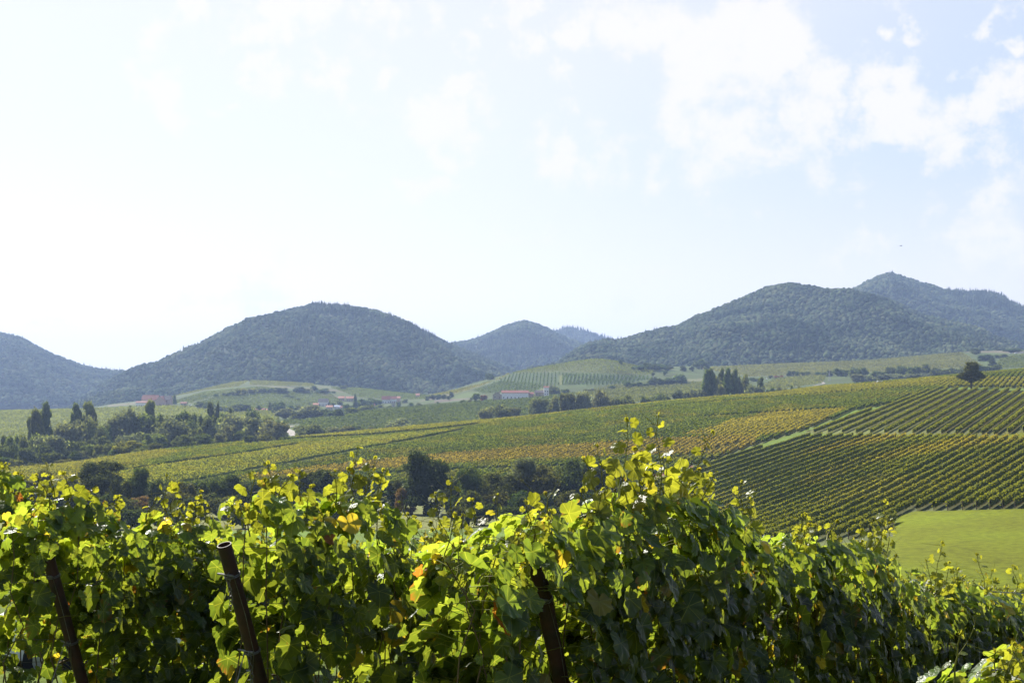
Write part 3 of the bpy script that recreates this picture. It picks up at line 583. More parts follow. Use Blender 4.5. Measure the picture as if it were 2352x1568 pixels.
def hill(ridge, Yr, Yb, zb, label, seed, con=(), dens=7.2, csize=4.6, amp=14, smooth=1.0, shape=.75, treeh=6):
    """ridge: outline points of the skyline; the face runs from the base line up to it"""
    a = np.array([p[0] for p in ridge], float); b = np.array([p[1] for p in ridge], float)
    cols = np.arange(a[0], a[-1]+.1, 4.0); rid = np.interp(cols, a, b)
    k = np.exp(-.5*(np.arange(-6, 7)/smooth)**2); k /= k.sum(); rid = np.convolve(np.pad(rid, 6, mode='edge'), k, mode='valid')
    S = np.concatenate([np.linspace(0, 1, 70), np.linspace(1.03, 1.9, 16)])
    zr = (HY-rid)/F*Yr-treeh; zb_ = np.interp(cols, [p[0] for p in zb], [p[1] for p in zb])
    zr = np.maximum(zr, zb_+2)
    U = (cols-CX)/F
    def surf(ci, sv):
        """ci: float column index, sv: 0 base .. 1 ridge"""
        u = np.interp(ci, np.arange(len(cols)), U); r1 = np.interp(ci, np.arange(len(cols)), zr); b1 = np.interp(ci, np.arange(len(cols)), zb_)
        Y = Yb+(Yr-Yb)*sv; f = np.where(sv <= 1, np.sin(np.clip(sv, 0, 1)*math.pi/2)**shape*.85+.15*np.clip(sv, 0, 1), 1-(sv-1)**1.3*.9)
        z = b1+(r1-b1)*f
        # spurs and ravines running down the face
        X = u*Y; w = np.sin(np.clip(sv, 0, 1)*math.pi)**.8*np.sqrt(np.clip(1.05-sv, 0, 1))*1.2
        z = z+w*amp*(fbm(X/150+.004*Y, Y/500, seed, 3)-.47)*2.6+w*amp*.8*(fbm(X/70, Y/110, seed+5, 3)-.47)
        return X, Y, z
    ci, sv = np.meshgrid(np.arange(len(cols)), S); X, Y, z = surf(ci.ravel().astype(float), sv.ravel())
    n, m = len(S), len(cols); idx = np.arange(n*m).reshape(n, m)
    Q = np.stack([idx[:-1,:-1], idx[:-1,1:], idx[1:,1:], idx[1:,:-1]], -1).reshape(-1, 4)
    o = mesh_obj('hill', quads('hill', np.stack([X, Y, z], 1), Q, M_hill, smooth=True)); tag(o, label, 'hill', kind='structure')
    r = np.random.default_rng(seed); wid = (U[-1]-U[0])*(Yb+Yr)/2; cnt = int(wid*(Yr-Yb)*1.12/(dens*dens)*1.25)
    ci = r.random(cnt)*(len(cols)-1); sv = r.random(cnt)*1.12; X, Y, z = surf(ci, sv)
    # thin out what stands too close (coarse grid, one crown per cell)
    key = (np.floor(X/(dens*.82)).astype(np.int64)*100003+np.floor(Y/(dens*.82)).astype(np.int64)); _, fi = np.unique(key, return_index=True)
    X, Y, z, ci, sv = X[fi], Y[fi], z[fi], ci[fi], sv[fi]
    pxx, pyy = proj(X, Y, z); cm = np.zeros(len(X), bool)
    for poly in con: cm |= inpoly(pxx, pyy, poly) & (r.random(len(X)) < .8)
    patch = fbm(X/90, Y/90, seed+9, 3)
    cm |= (patch > .60) & (r.random(len(X)) < .5)
    sz = csize*(.55+.75*r.random(len(X))**1.5)*(1+.3*(fbm(X/70, Y/70, seed+3, 2)-.4))
    P = np.stack([X, Y, z+sz*.75], 1); Sc = np.stack([sz, sz, sz*r.uniform(.85, 1.35, len(X))], 1)
    scatter(P[~cm], Sc[~cm], G_b, 'forest', 'dense broadleaf wood covering '+label.split(' ', 1)[1] if False else 'blue-green broadleaf wood on the '+label)
    if cm.sum() > 3:
        P2 = P[cm]; P2[:, 2] = z[cm]+1; S2 = np.stack([sz[cm]*1.0, sz[cm]*1.0, sz[cm]*1.35*r.uniform(.8,1.35,cm.sum())], 1)
        scatter(P2, S2, G_c, 'forest', 'dark pointed conifers mixed into the wood on the '+label)
    return len(X)

tot = 0
tot += hill([(-420,700),(-250,700),(-120,722),(0,765),(47,776),(110,809),(192,841),(233,849),(305,853),(400,856),(520,870),(600,885)], 3300, 2500, [(-420,-50),(600,-40)],
     'hazy hill at the far left edge', 101, dens=6.6, csize=4.4, amp=26)
tot += hill([(60,962),(137,932),(192,906),(275,871),(305,854),(357,839),(440,807),(494,777),(549,751),(600,732),(637,719),(728,705),(821,712),(890,720),(931,736),(972,759),(1027,786),(1060,800),(1100,816),(1178,848),(1240,872),(1330,900)], 2750, 2010,
     [(60,-56),(250,-45),(400,-30),(574,0),(720,-10),(850,-20),(980,-28),(1330,-22)], 'broad rounded hill left of centre', 202,
     con=[[(728,690),(1010,770),(1000,790),(900,745),(800,730),(700,730)], [(640,760),(720,740),(760,830),(700,850)]], dens=5.6, csize=3.9, amp=34, shape=.8)
tot += hill([(930,830),(1000,800),(1046,786),(1068,785),(1110,772),(1165,747),(1206,736),(1244,748),(1272,762),(1302,775),(1340,789),(1390,810),(1450,840)], 3700, 2950, [(930,-30),(1450,-20)],
     'small pointed hill at the centre', 303, con=[[(1000,820),(1206,760),(1300,800),(1200,840)]], dens=6.8, csize=4.6, amp=22)
tot += hill([(1180,800),(1240,775),(1280,757),(1307,751),(1340,758),(1387,773),(1430,785),(1500,810)], 4700, 4200, [(1180,40),(1500,40)],
     'faint farthest peak behind the centre hill', 404, con=[[(1200,740),(1500,740),(1500,830),(1200,830)]], dens=10, csize=5.4, amp=10)
tot += hill([(1180,868),(1230,850),(1274,837),(1313,807),(1351,786),(1395,778),(1423,780),(1458,768),(1527,752),(1560,745),(1601,723),(1670,698),(1720,677),(1758,660),(1800,653),(1824,652),(1874,662),(1953,667),(2022,680),(2072,699),(2118,726),(2187,743),(2256,770),(2285,792),(2340,810)], 2480, 1925,
     [(1180,-4),(1290,8),(1400,16),(1480,18),(1640,16),(1780,18),(1967,24),(2132,34),(2214,42),(2340,40)], 'large dark hill right of centre', 505, dens=5.2, csize=3.7, amp=30, shape=.8)
tot += hill([(1800,760),(1880,710),(1953,668),(2003,640),(2044,626),(2077,637),(2113,649),(2143,656),(2165,666),(2269,673),(2305,680),(2324,695),(2352,706),(2420,735),(2520,770),(2700,790)], 3350, 2650,
     [(1800,30),(2700,50)], 'high peak at the far right edge', 606, con=[[(2160,655),(2400,660),(2400,735),(2200,700)]], dens=6.4, csize=4.4, amp=34)
print('FOREST', tot)
#@@TREES

# ---------------------------------------------------------------- trees
def crown(name, kind, n, size, seed, colr):
    """crown of unit height (0..1) and unit width: leaf clumps spread over uneven lobes"""
    r = np.random.default_rng(seed); lob = []
    if kind == 'round':
        lob.append((0,0,.52,.30,.36)); m = 13
        for i in range(m):
            a = r.uniform(0, 2*math.pi); h = r.uniform(.08, .86); w = .33*math.sin(math.pi*min(1, max(.12, (h-.02)/.98))**.7)**.5+.03
            lob.append((math.cos(a)*w*r.uniform(.6,1.05), math.sin(a)*w*r.uniform(.6,1.05), h, r.uniform(.10,.19), r.uniform(.09,.16)))
    elif kind == 'bush':
        lob.append((0,0,.38,.34,.34)); 
        for i in range(12):
            a = r.uniform(0, 2*math.pi); w = r.uniform(.1,.36); lob.append((math.cos(a)*w, math.sin(a)*w, r.uniform(.15,.80-w*.7), r.uniform(.10,.17), r.uniform(.12,.2)))
    elif kind == 'poplar':
        lob.append((0,0,.5,.26,.44))
        for i in range(16):
            a = r.uniform(0, 2*math.pi); h = r.uniform(.1, .93); w = .30*math.sin(math.pi*(h*.82+.12))**.7
            lob.append((math.cos(a)*w*.8, math.sin(a)*w*.8, h, r.uniform(.12,.2), r.uniform(.07,.14)))
    elif kind == 'conifer':
        for i in range(9):
            h = .1+.85*i/9; w = .42*(1-h)**.85+.03; lob.append((r.normal(0,.02), r.normal(0,.02), h, w, .075))
    elif kind == 'lone':
        lob += [(-.02,0,.66,.21,.24),(.03,0,.80,.18,.17),(.05,.05,.56,.22,.18),(-.30,0,.44,.12,.10),(-.22,.05,.5,.13,.10),(-.38,0,.46,.07,.06),(.30,0,.44,.12,.10),(.38,.04,.47,.07,.07),(.20,-.05,.49,.14,.12),(-.1,.1,.38,.12,.10),(.1,-.1,.36,.12,.10),(.0,.0,.29,.07,.09),(-.09,0,.92,.08,.06),(.1,0,.90,.09,.07)]
    lob = np.array(lob); wgt = lob[:,3]**2+lob[:,3]*lob[:,4]; wgt /= wgt.sum(); li = r.choice(len(lob), n, p=wgt)
    d = r.normal(size=(n,3)); d /= np.linalg.norm(d, axis=1)[:,None]; low = d[:,2] < -.35; d[low,2] *= -.5
    rad = r.uniform(.5, 1.0, n)**.5*(1+.16*np.abs(r.normal(0, 1, n))*(r.random(n) < .5)); P = lob[li,:3]+d*rad[:,None]*lob[li][:,[3,3,4]]
    P[:,2] = np.clip(P[:,2], .01, None)
    N = d+r.normal(0,.55,(n,3)); N /= np.linalg.norm(N, axis=1)[:,None]
    T = r.normal(size=(n,3)); T -= (T*N).sum(1)[:,None]*N; T /= np.linalg.norm(T, axis=1)[:,None]; B = np.cross(N, T)
    sz = (size*r.uniform(.6,1.4,n)*.5)[:,None]; V = np.stack([P-T*sz*1.2, P-B*sz*.7, P+T*sz*1.1, P+B*sz*.75], 1).reshape(-1,3); Q = np.arange(4*n).reshape(-1,4)
    tone = (.7+.6*r.random(n))*(.75+.5*r.random(len(lob)))[li]
    c = np.array(colr)[None]*tone[:,None]; c = np.repeat(c, 4, 0)
    Vi, Fi = ico(2); vs = [V]; fs = [Q.ravel()]; sz_ = [np.full(len(Q), 4)]; off = len(V); cs = [c]
    for L_ in lob:
        W = Vi*np.array([L_[3],L_[3],L_[4]])*(.58+.22*r.random((len(Vi),1)))+L_[:3]; W[:,2] = np.clip(W[:,2], .02, None)
        vs.append(W); fs.append((Fi+off).ravel()); sz_.append(np.full(len(Fi), 3)); off += len(W); cs.append(np.tile(np.array(colr)*.8, (len(W),1)))
    W = np.concatenate(vs); q = W[::4]; W[:, 2] /= np.percentile(q[:, 2], 99.3); W[:, :2] *= .5/np.percentile(np.abs(q[:, 0]), 97.5)
    return raw_mesh(name, W, np.concatenate(fs), np.concatenate(sz_), M_tree, col=np.concatenate(cs))
def trunk_mesh(seed, kind):
    r = random.Random(seed); b = MB(); top = .9 if kind in ('poplar','conifer') else .6
    b.tube([(0,0,-.06),(0,0,.12),(r.uniform(-.02,.02),0,.3),(0,r.uniform(-.02,.02),top)], [.045,.034,.026,.008], 8)
    if kind not in ('poplar','conifer','bush'):
        for i in range(6):
            a = r.uniform(0, 6.28); h = r.uniform(.14,.4); l = r.uniform(.2,.36)
            b.tube([(0,0,h),(math.cos(a)*l*.5, math.sin(a)*l*.5, h+.1),(math.cos(a)*l, math.sin(a)*l, h+.2)], [.018,.012,.004], 6)
    if kind == 'bush':
        for i in range(5):
            a = r.uniform(0, 6.28); b.tube([(0,0,0),(math.cos(a)*.12, math.sin(a)*.12, .25),(math.cos(a)*.26, math.sin(a)*.26, .5)], [.018,.012,.004], 6)
    return b.mesh('trunk', M_bark)
GREY, DARK, OLIVE, YEL, REDD, POP, MIDG = (.135,.155,.10), (.075,.105,.042), (.115,.13,.05), (.21,.24,.06), (.17,.10,.05), (.095,.125,.055), (.12,.15,.05)
TREEC = {}
def tree_meshes(kind, tone, lod, var):
    key = (kind, tone, lod, var)
    if key not in TREEC:
        n, sz = {0:(9000,.036),1:(3400,.056),2:(1300,.085)}[lod]
        if kind == 'poplar': sz *= 1.1
        TREEC[key] = (crown('crown', kind, n, sz, hash((kind, lod, var)) % 1000 if False else (lod*37+var*11+len(kind)*3), tone), trunk_mesh(var*5+lod, kind))
    return TREEC[key]
def tree(px, top, w, Y, kind, tone, label, group, name, lod=1, sink=0.0, wscale=1.0):
    """px: column, top: row of its tip, w: width in picture units, Y: distance"""
    x = (px-CX)/F*Y; z0 = gz(x, Y)-sink; zt = (HY-top)/F*Y; h = max(zt-z0, .6); wd = w/F*Y*wscale
    cm, tm = tree_meshes(kind, tone, lod, random.randrange(3))
    t = empty(name, (x, Y, z0), 0.0 if kind == 'lone' else random.uniform(0, 6.28), label, 'bush' if 'bush' in name else 'tree', group)
    for nm, me in (('crown', cm), ('trunk', tm)):
        o = mesh_obj(nm, me, t)
        wk = 1.0 if kind == 'lone' else 1.08; o.scale = (wd*wk, wd*wk, h) if nm == 'crown' else (min(wd, h)*1.0, min(wd, h)*1.0, h)
    return t
def dist_for(px, base):
    return hit(px, base, 850)[1]

# poplars: column, tip row, width, distance
POPS = [(69,958,13,700),(82,941,20,690),(92,951,15,705),(104,926,27,720),(167,949,11,740),(180,928,24,740),(202,924,21,742),(217,935,13,745),(345,921,20,800),(486,924,18,850),(499,925,9,850),(531,937,12,850)]
R_POPS = [(1621,850,18,960),(1637,847,17,960),(1656,847,14,1000),(1671,846,18,960),(1686,848,16,962),(1748,867,16,1000)]
def ordl(i, n, where): return (words(i+1)+' from the '+where)
for i, (px, tp, w, Y) in enumerate(POPS):
    tree(px, tp, w, Y, 'poplar', POP, 'tall poplar above the stream trees, '+words(i+1)+" from the photo's left edge", 'poplars in the left valley', 'poplar_tree', 1)
for i, (px, tp, w, Y) in enumerate(R_POPS):
    tree(px, tp, w, Y, 'poplar', POP, 'tall poplar behind the middle slope, '+words(i+1)+' from the left of its clump', 'poplars behind the middle slope', 'poplar_tree', 1)

V_TREES = [  # column, tip row, width, distance, tone
 (10,1003,30,640,DARK),(31,1002,30,630,MIDG),(52,998,24,650,MIDG),(118,1002,62,640,GREY),(158,973,62,690,GREY),(193,961,42,720,GREY),(208,966,36,715,MIDG),(230,983,28,700,DARK),(258,958,40,740,GREY),
 (285,942,56,760,GREY),(322,953,46,765,MIDG),(243,980,30,730,DARK),(305,996,60,680,GREY),(275,1004,30,650,GREY),(206,1022,28,620,MIDG),(227,1022,24,615,MIDG),(247,1019,30,620,DARK),(173,1037,26,590,DARK),
 (190,1036,28,592,GREY),(357,955,50,760,MIDG),(393,962,76,720,GREY),(413,948,34,790,DARK),(438,950,32,795,MIDG),(438,968,46,760,DARK),(468,956,34,790,DARK),(485,958,32,780,DARK),(510,950,26,830,MIDG),
 (535,952,66,820,GREY),(580,944,42,900,DARK),(590,960,50,780,GREY),(627,966,56,760,GREY),(620,958,30,820,MIDG),(531,978,30,720,GREY),(505,996,28,690,GREY),(472,998,42,680,DARK),(453,984,22,720,MIDG),
 (350,997,48,670,MIDG),(610,996,32,720,MIDG),(568,1000,28,700,DARK),(642,967,26,830,DARK),(714,975,66,860,OLIVE),(758,981,34,870,GREY),(794,978,34,880,OLIVE),(817,977,22,880,DARK),(852,980,20,880,GREY),(916,962,60,900,GREY)]
for i, (px, tp, w, Y, tone) in enumerate(sorted(V_TREES)):
    word = {GREY:'grey-green willow',DARK:'dark green broadleaf tree',MIDG:'mid green broadleaf tree',OLIVE:'olive green low tree'}[tone]
    tree(px, tp, w*1.12, Y, 'round' if w < 56 else 'bush', tone, word+' by the stream, '+words(i+1)+" from the photo's left edge", 'trees along the valley stream', 'willow_tree' if tone == GREY else 'broadleaf_tree', 1, sink=1.0)
tree(295,1013,56,600,'bush',YEL,'yellow-green drooping willow standing out before the dark stream trees', None, 'willow_tree', 1)
BUSH = [(237,1044,32,575,OLIVE),(147,1055,36,560,OLIVE),(72,1063,24,545,OLIVE),(35,1055,26,545,MIDG),(92,1064,24,548,OLIVE),(356,1018,34,600,OLIVE),(320,1030,34,585,MIDG),(835,984,20,860,OLIVE),(10,1050,30,560,DARK),(120,1040,40,580,DARK),(265,1030,36,600,DARK),(15,1025,36,600,DARK),(60,1030,40,610,DARK),(100,1020,40,620,DARK),(420,1000,40,660,DARK),(545,990,40,720,DARK),(90,1000,50,665,MIDG),(140,1010,50,655,DARK),(225,1005,50,665,DARK),(180,1015,40,630,DARK)]
for i, (px, tp, w, Y, tone) in enumerate(sorted(BUSH)):
    tree(px, tp, w, Y, 'bush', tone, {OLIVE:'low olive bush',MIDG:'low green bush',DARK:'dark bush'}[tone]+' below the stream trees, '+words(i+1)+" from the photo's left edge", 'bushes at the foot of the stream trees', 'bush', 1, sink=.6)
for i, px in enumerate((398,410,425,440,453)):
    tree(px, 1019-i*1.5, 9, 605, 'conifer', GREY, 'small pale cone-shaped tree behind the vineyard crest, '+words(i+1)+' from the left of five', 'small cone-shaped trees', 'young_tree', 1)

M_TREES = [(1236,915,46,890,GREY),(1272,911,30,895,GREY),(1303,904,42,900,OLIVE),(1338,903,40,905,GREY),(1383,899,58,910,GREY),(1430,911,46,920,DARK),(1458,922,18,920,OLIVE),(1484,911,22,940,DARK),(1518,906,50,945,DARK),(1566,896,44,960,GREY),(1606,894,48,960,GREY),(1155,930,64,880,GREY),(1118,936,40,880,GREY),(1180,936,30,880,GREY),
           (1710,862,28,1010,MIDG),(1697,866,22,1005,MIDG),(1650,868,24,980,GREY),(1655,885,30,950,GREY),(1730,884,40,985,GREY),(1770,891,24,985,DARK),(1797,889,26,990,OLIVE),(1820,887,14,990,DARK),(1840,888,18,990,OLIVE)]
for i, (px, tp, w, Y, tone) in enumerate(sorted(M_TREES)):
    word = {GREY:'grey-leaved willow bush',DARK:'dark green bush',MIDG:'green tree',OLIVE:'olive green bush'}[tone]
    tree(px, tp, w, Y, 'bush', tone, word+' just behind the middle slope crest, '+words(i+1)+' from the left', 'willows behind the middle slope crest', 'willow_bush', 1, sink=1)

def far_list(rows, kindfn, place, group, name, lod=2):
    for i, r_ in enumerate(sorted(rows)):
        px, tp, w, base = r_[:4]; tone = r_[4] if len(r_) > 4 else DARK; kind = r_[5] if len(r_) > 5 else kindfn(w)
        Y = dist_for(px, base)
        tw = {GREY:'grey-green',DARK:'dark green',MIDG:'mid green',OLIVE:'olive',YEL:'yellowish',REDD:'reddish',POP:'deep green'}[tone]
        kw = {'round':'rounded tree','bush':'bushy tree','conifer':'pointed conifer','poplar':'narrow upright tree'}[kind]
        tree(px, tp, w, Y, kind, tone, '{} {} {}, {} from the left'.format(tw, kw, place, words(i+1)), group, name, lod, sink=.5)
rb = lambda w: 'round' if w < 20 else 'bush'
VILL = [(640,923,24,950),(658,937,48,962,GREY),(687,931,20,945),(708,931,44,962,GREY),(738,938,56,958,DARK),(778,939,22,958),(816,905,11,942,POP,'conifer'),(781,920,14,935),(825,918,22,938),(840,916,26,938),(854,914,24,936),(797,928,20,945),(809,936,28,951,MIDG),(822,922,18,940),(841,930,30,945,MIDG),(874,929,18,938,MIDG),
        (711,923,6,935,POP,'conifer'),(756,922,7,932,POP,'conifer'),(750,916,8,930,POP,'conifer'),(765,925,12,935),(870,917,18,930),(895,931,16,937,MIDG),(620,923,10,945,POP,'conifer'),(633,923,15,943),(650,923,14,943),(595,930,12,945),(557,927,38,945),(520,934,42,946),(540,930,30,945),(466,922,32,938),(480,926,30,940),(500,930,30,943),(670,930,16,945),(690,944,40,964),(760,945,30,958),(858,934,24,942),(880,936,20,941,GREY),(915,922,14,930,MIDG),(930,917,12,925),(700,940,20,955,GREY)]
far_list(VILL, rb, 'among the village houses', 'trees of the village', 'village_tree')
HEDGE = [(690,888,28,902),(722,885,15,901),(741,892,24,903),(702,893,20,903),(785,885,9,894),(793,885,9,894),(645,890,30,903),(620,891,16,902),(606,892,16,902),(595,892,15,903,GREY),(583,892,16,904,YEL),(575,893,15,905,GREY),(560,891,15,908,YEL),(547,893,15,909,OLIVE),(535,899,12,909),(525,901,11,909),(514,902,10,910),(497,904,10,911),(470,908,9,913),(660,906,16,911),(672,909,14,914),(685,914,10,919),(401,905,9,928,POP,'conifer'),(765,898,10,903),(752,897,12,903)]
far_list(HEDGE, rb, 'in the hedge across the left hill', 'hedge trees on the left hill', 'hedge_tree')
CENT = [(1440,876,15,891),(1455,879,16,889),(1468,877,14,889),(1481,880,16,888),(1499,867,20,886),(1516,869,20,885),(1535,867,28,884),(1562,860,30,882,POP),(1528,851,10,862),(1407,885,16,893),(1424,825,10,836),(1470,838,26,850),(1492,834,26,850),(1515,836,28,850),(1536,840,24,850),(1452,843,10,848),(1570,840,14,852),(1589,841,10,852),(1601,830,14,847),(1613,825,16,848),(1624,832,12,848),(1272,886,24,908),(1296,894,14,905),(1304,893,8,903),(1092,903,19,925,POP),(1111,907,16,923,REDD),(1063,918,13,926),(1079,918,12,926,OLIVE),
        (982,909,12,919),(994,906,14,918),(1008,905,14,917),(1019,906,11,916),(1030,908,12,918),(1036,899,11,912),(1124,858,18,871),(1130,862,12,871),(916,930,11,938),(945,924,11,936),(963,925,11,934),(1006,922,6,928),(1345,893,12,900,OLIVE),(1360,892,14,899,OLIVE),(1180,904,10,913,GREY),(1205,906,16,914,GREY),(1500,855,8,864),(1240,905,10,909)]
far_list(CENT, rb, 'on the centre hill fields', 'scattered trees of the centre hill', 'field_tree')
RIGHT = [(1726,867,15,876),(1736,869,10,876),(1745,868,9,875),(1770,862,10,869),(1783,862,10,868,REDD),(1795,862,10,868,REDD),(1813,851,11,863),(1822,851,11,863),(1832,852,9,863),(1843,854,12,862),(1856,853,12,862),(1880,854,14,863),(1893,854,12,863),(1905,850,16,864),(1925,846,24,864),(1945,850,16,865),(1962,844,24,866),(1982,844,24,866),(1970,859,28,879,GREY),(1995,861,26,878,GREY),(2010,851,20,868),(2024,853,20,868),(2045,842,26,864),(2070,840,26,864),(2100,842,30,865),(2128,835,18,864,POP,'poplar'),(2150,845,26,866),(2172,848,20,866),(2195,845,26,864),(2215,844,20,862),(2255,838,26,858),(2285,838,26,856),(2278,823,18,840),(2263,814,32,828),(2239,805,10,814),(2290,815,18,822),(2307,813,18,822),(2030,860,30,874,GREY),(2060,858,30,872,GREY),(2090,858,30,870,GREY),(2120,856,30,868,GREY),(2150,855,30,866,GREY),(2330,800,40,809),(2240,800,20,812)]
far_list(RIGHT, rb, 'in the far hollow on the right', 'trees in the far right hollow', 'hollow_tree')

# the tree belt below the broad slope
KEEP = (OLIVE, DARK, MIDG); OLIVE, DARK, MIDG = (.070,.082,.030), (.045,.064,.026), (.060,.086,.032)
NEAR = [(98,1082,40,395,OLIVE,'round','grey-olive young tree at the far left of the tree belt'),(232,1062,84,390,DARK,'round','large dark tree at the left of the tree belt'),(318,1076,42,385,MIDG,'round','slender green tree right of the large left tree'),
 (358,1104,46,380,DARK,'bush','dark bush right of the slender green tree'),(332,1140,74,372,REDD,'bush','brownish-red low bush in front of the tree belt'),(420,1110,60,385,OLIVE,'bush','olive bush between the left and middle trees'),(480,1104,60,388,MIDG,'bush','mid green bush left of the upright middle tree'),
 (525,1090,46,390,MIDG,'round','upright green tree left of the middle of the belt'),(575,1110,60,388,DARK,'bush','dark bush beside the upright green tree'),(640,1105,60,386,OLIVE,'bush','olive bush in the shade between two middle trees'),(705,1085,46,385,DARK,'round','narrow dark tree left of the tall shoots'),
 (752,1080,58,384,DARK,'round','dark leafy tree behind the tall vine shoots'),(850,1098,90,388,DARK,'bush','long dark bush left of the big round tree'),(800,1110,60,386,OLIVE,'bush','olive bush behind the tall vine shoots'),(930,1122,40,376,REDD,'round','small autumn-red tree at the foot of the big tree'),(979,1043,96,376,DARK,'round','biggest dark round tree at the middle of the belt'),
 (1080,1074,60,380,MIDG,'round','feathery green tree right of the biggest tree'),(1150,1090,92,378,OLIVE,'bush','broad olive bush right of the feathery tree'),(1202,1053,60,384,GREY,'round','silver-grey willow in the middle of the belt'),(1255,1072,84,380,OLIVE,'bush','olive crown right of the silver-grey willow'),
 (1322,1060,92,382,DARK,'bush','dark wide tree behind the foreground vine shoots'),(1372,1066,64,380,OLIVE,'bush','olive tree at the right end of the belt'),(1030,1110,50,392,DARK,'bush','dark low bush behind the feathery tree'),(160,1100,70,392,OLIVE,'bush','olive bush left of the large dark tree'),(275,1105,60,378,DARK,'bush','dark bush at the foot of the large left tree'),(40,1098,70,395,OLIVE,'bush','low olive bush at the left edge of the belt'),(1420,1092,60,378,DARK,'bush','dark bush closing the right end of the belt')]
for i, (px, tp, w, tone) in enumerate(sorted([(70,1105,70,OLIVE),(130,1112,70,DARK),(190,1110,60,OLIVE),(290,1122,60,OLIVE),(385,1118,70,OLIVE),(445,1112,70,DARK),(510,1114,70,OLIVE),(548,1104,56,DARK),(610,1112,64,MIDG),(670,1104,60,DARK),(735,1112,60,OLIVE),(778,1100,50,DARK),(820,1108,70,MIDG),(880,1105,60,OLIVE),(1060,1118,60,OLIVE),(1110,1108,64,DARK),(1175,1112,70,DARK),(1228,1104,60,OLIVE),(1290,1096,70,DARK),(1350,1098,60,OLIVE),(1395,1105,60,MIDG),(1455,1112,50,OLIVE),(1115,1090,66,OLIVE),(1165,1086,60,DARK),(1230,1078,60,DARK),(1288,1080,70,OLIVE),(1345,1074,64,DARK),(1400,1084,60,OLIVE),(10,1115,70,DARK)])):
    tree(px, tp, w, 398+(i*7) % 12, 'bush', tone, {OLIVE:'olive',DARK:'dark',MIDG:'green'}[tone]+' undergrowth bush between the belt trees, '+words(i+1)+' from the left', 'undergrowth bushes of the tree belt', 'belt_bush', 1, sink=.5)
for i, (px, tp, w, tone) in enumerate(sorted([(30,1132,70,DARK),(85,1128,60,OLIVE),(140,1135,70,DARK),(195,1130,60,DARK),(255,1138,70,DARK),(300,1145,60,OLIVE),(372,1140,60,DARK),(410,1132,70,OLIVE),(465,1136,70,DARK),(520,1140,60,OLIVE),(566,1134,60,DARK),(620,1136,70,OLIVE),(675,1128,60,DARK),(730,1132,60,DARK),(785,1126,60,OLIVE),(835,1134,60,DARK),(875,1142,44,OLIVE),(1040,1140,40,DARK),(1085,1128,60,DARK),(1140,1132,60,OLIVE),(1195,1130,60,DARK),(1250,1134,60,DARK),(1305,1128,60,OLIVE),(1360,1132,60,DARK),(1410,1134,50,DARK)])):
    tree(px, tp, w, 342+(i*5) % 9, 'bush', tone, {OLIVE:'low olive',DARK:'low dark'}[tone]+' bush at the near edge of the tree belt, '+words(i+1)+' from the left', 'low bushes edging the tree belt', 'belt_bush', 1, sink=.5)
for px, tp, w, Y, tone, kind, lab in NEAR:
    tree(px, tp, w, Y-18, kind, tone, lab, 'trees of the belt below the broad slope', 'belt_bush' if kind == 'bush' else 'belt_tree', 0, sink=.3)
for i, (px, tp, w, tone) in enumerate(sorted([(150,1166,70,DARK),(205,1170,60,OLIVE),(262,1164,66,DARK),(318,1170,60,DARK),(372,1166,66,OLIVE),(430,1164,66,DARK),(560,1166,60,OLIVE),(612,1162,66,DARK),(668,1166,60,DARK),(722,1162,60,OLIVE),(778,1160,60,DARK),(832,1166,50,DARK),(1060,1164,50,OLIVE),(1112,1160,60,DARK),(1170,1164,60,DARK),(1228,1160,60,OLIVE),(1285,1164,60,DARK),(1340,1160,60,DARK)])):
    tree(px, tp, w, 300+(i*5) % 11, 'bush', tone, {OLIVE:'small olive',DARK:'small dark'}[tone]+' shrub on the grass before the tree belt, '+words(i+1)+' from the left', 'shrubs before the tree belt', 'belt_bush', 1, sink=.4)
for i, (px, tp, w, tone) in enumerate([(1050,1094,60,DARK),(1118,1088,60,OLIVE),(1175,1084,60,DARK),(1240,1072,70,OLIVE),(1295,1068,80,DARK),(1345,1064,70,MIDG),(1398,1076,60,DARK),(860,1096,60,DARK),(800,1098,60,DARK),(905,1104,50,OLIVE)]):
    tree(px, tp, w, 372+(i*5) % 9, 'bush', tone, {OLIVE:'full olive-green',DARK:'full dark green',MIDG:'full mid green'}[tone]+' crown in the tree belt, '+['right of the biggest tree','beside the feathery tree','left of the silver-grey willow','right of the silver-grey willow','before the shoots','behind the tallest shoots','at the right end','left of the autumn-red tree','behind the middle shoots','just behind the autumn-red tree'][i], 'full crowns of the tree belt', 'belt_tree', 0, sink=.3)
OLIVE, DARK, MIDG = KEEP
# the lone tree on the ridge
Y = hit(2231, 894, 400)[1]; tree(2231, 832, 60, Y, 'lone', (.075,.085,.035), 'lone dark tree with side lobes standing on the ridge above the striped vineyard', None, 'lone_tree', 0)

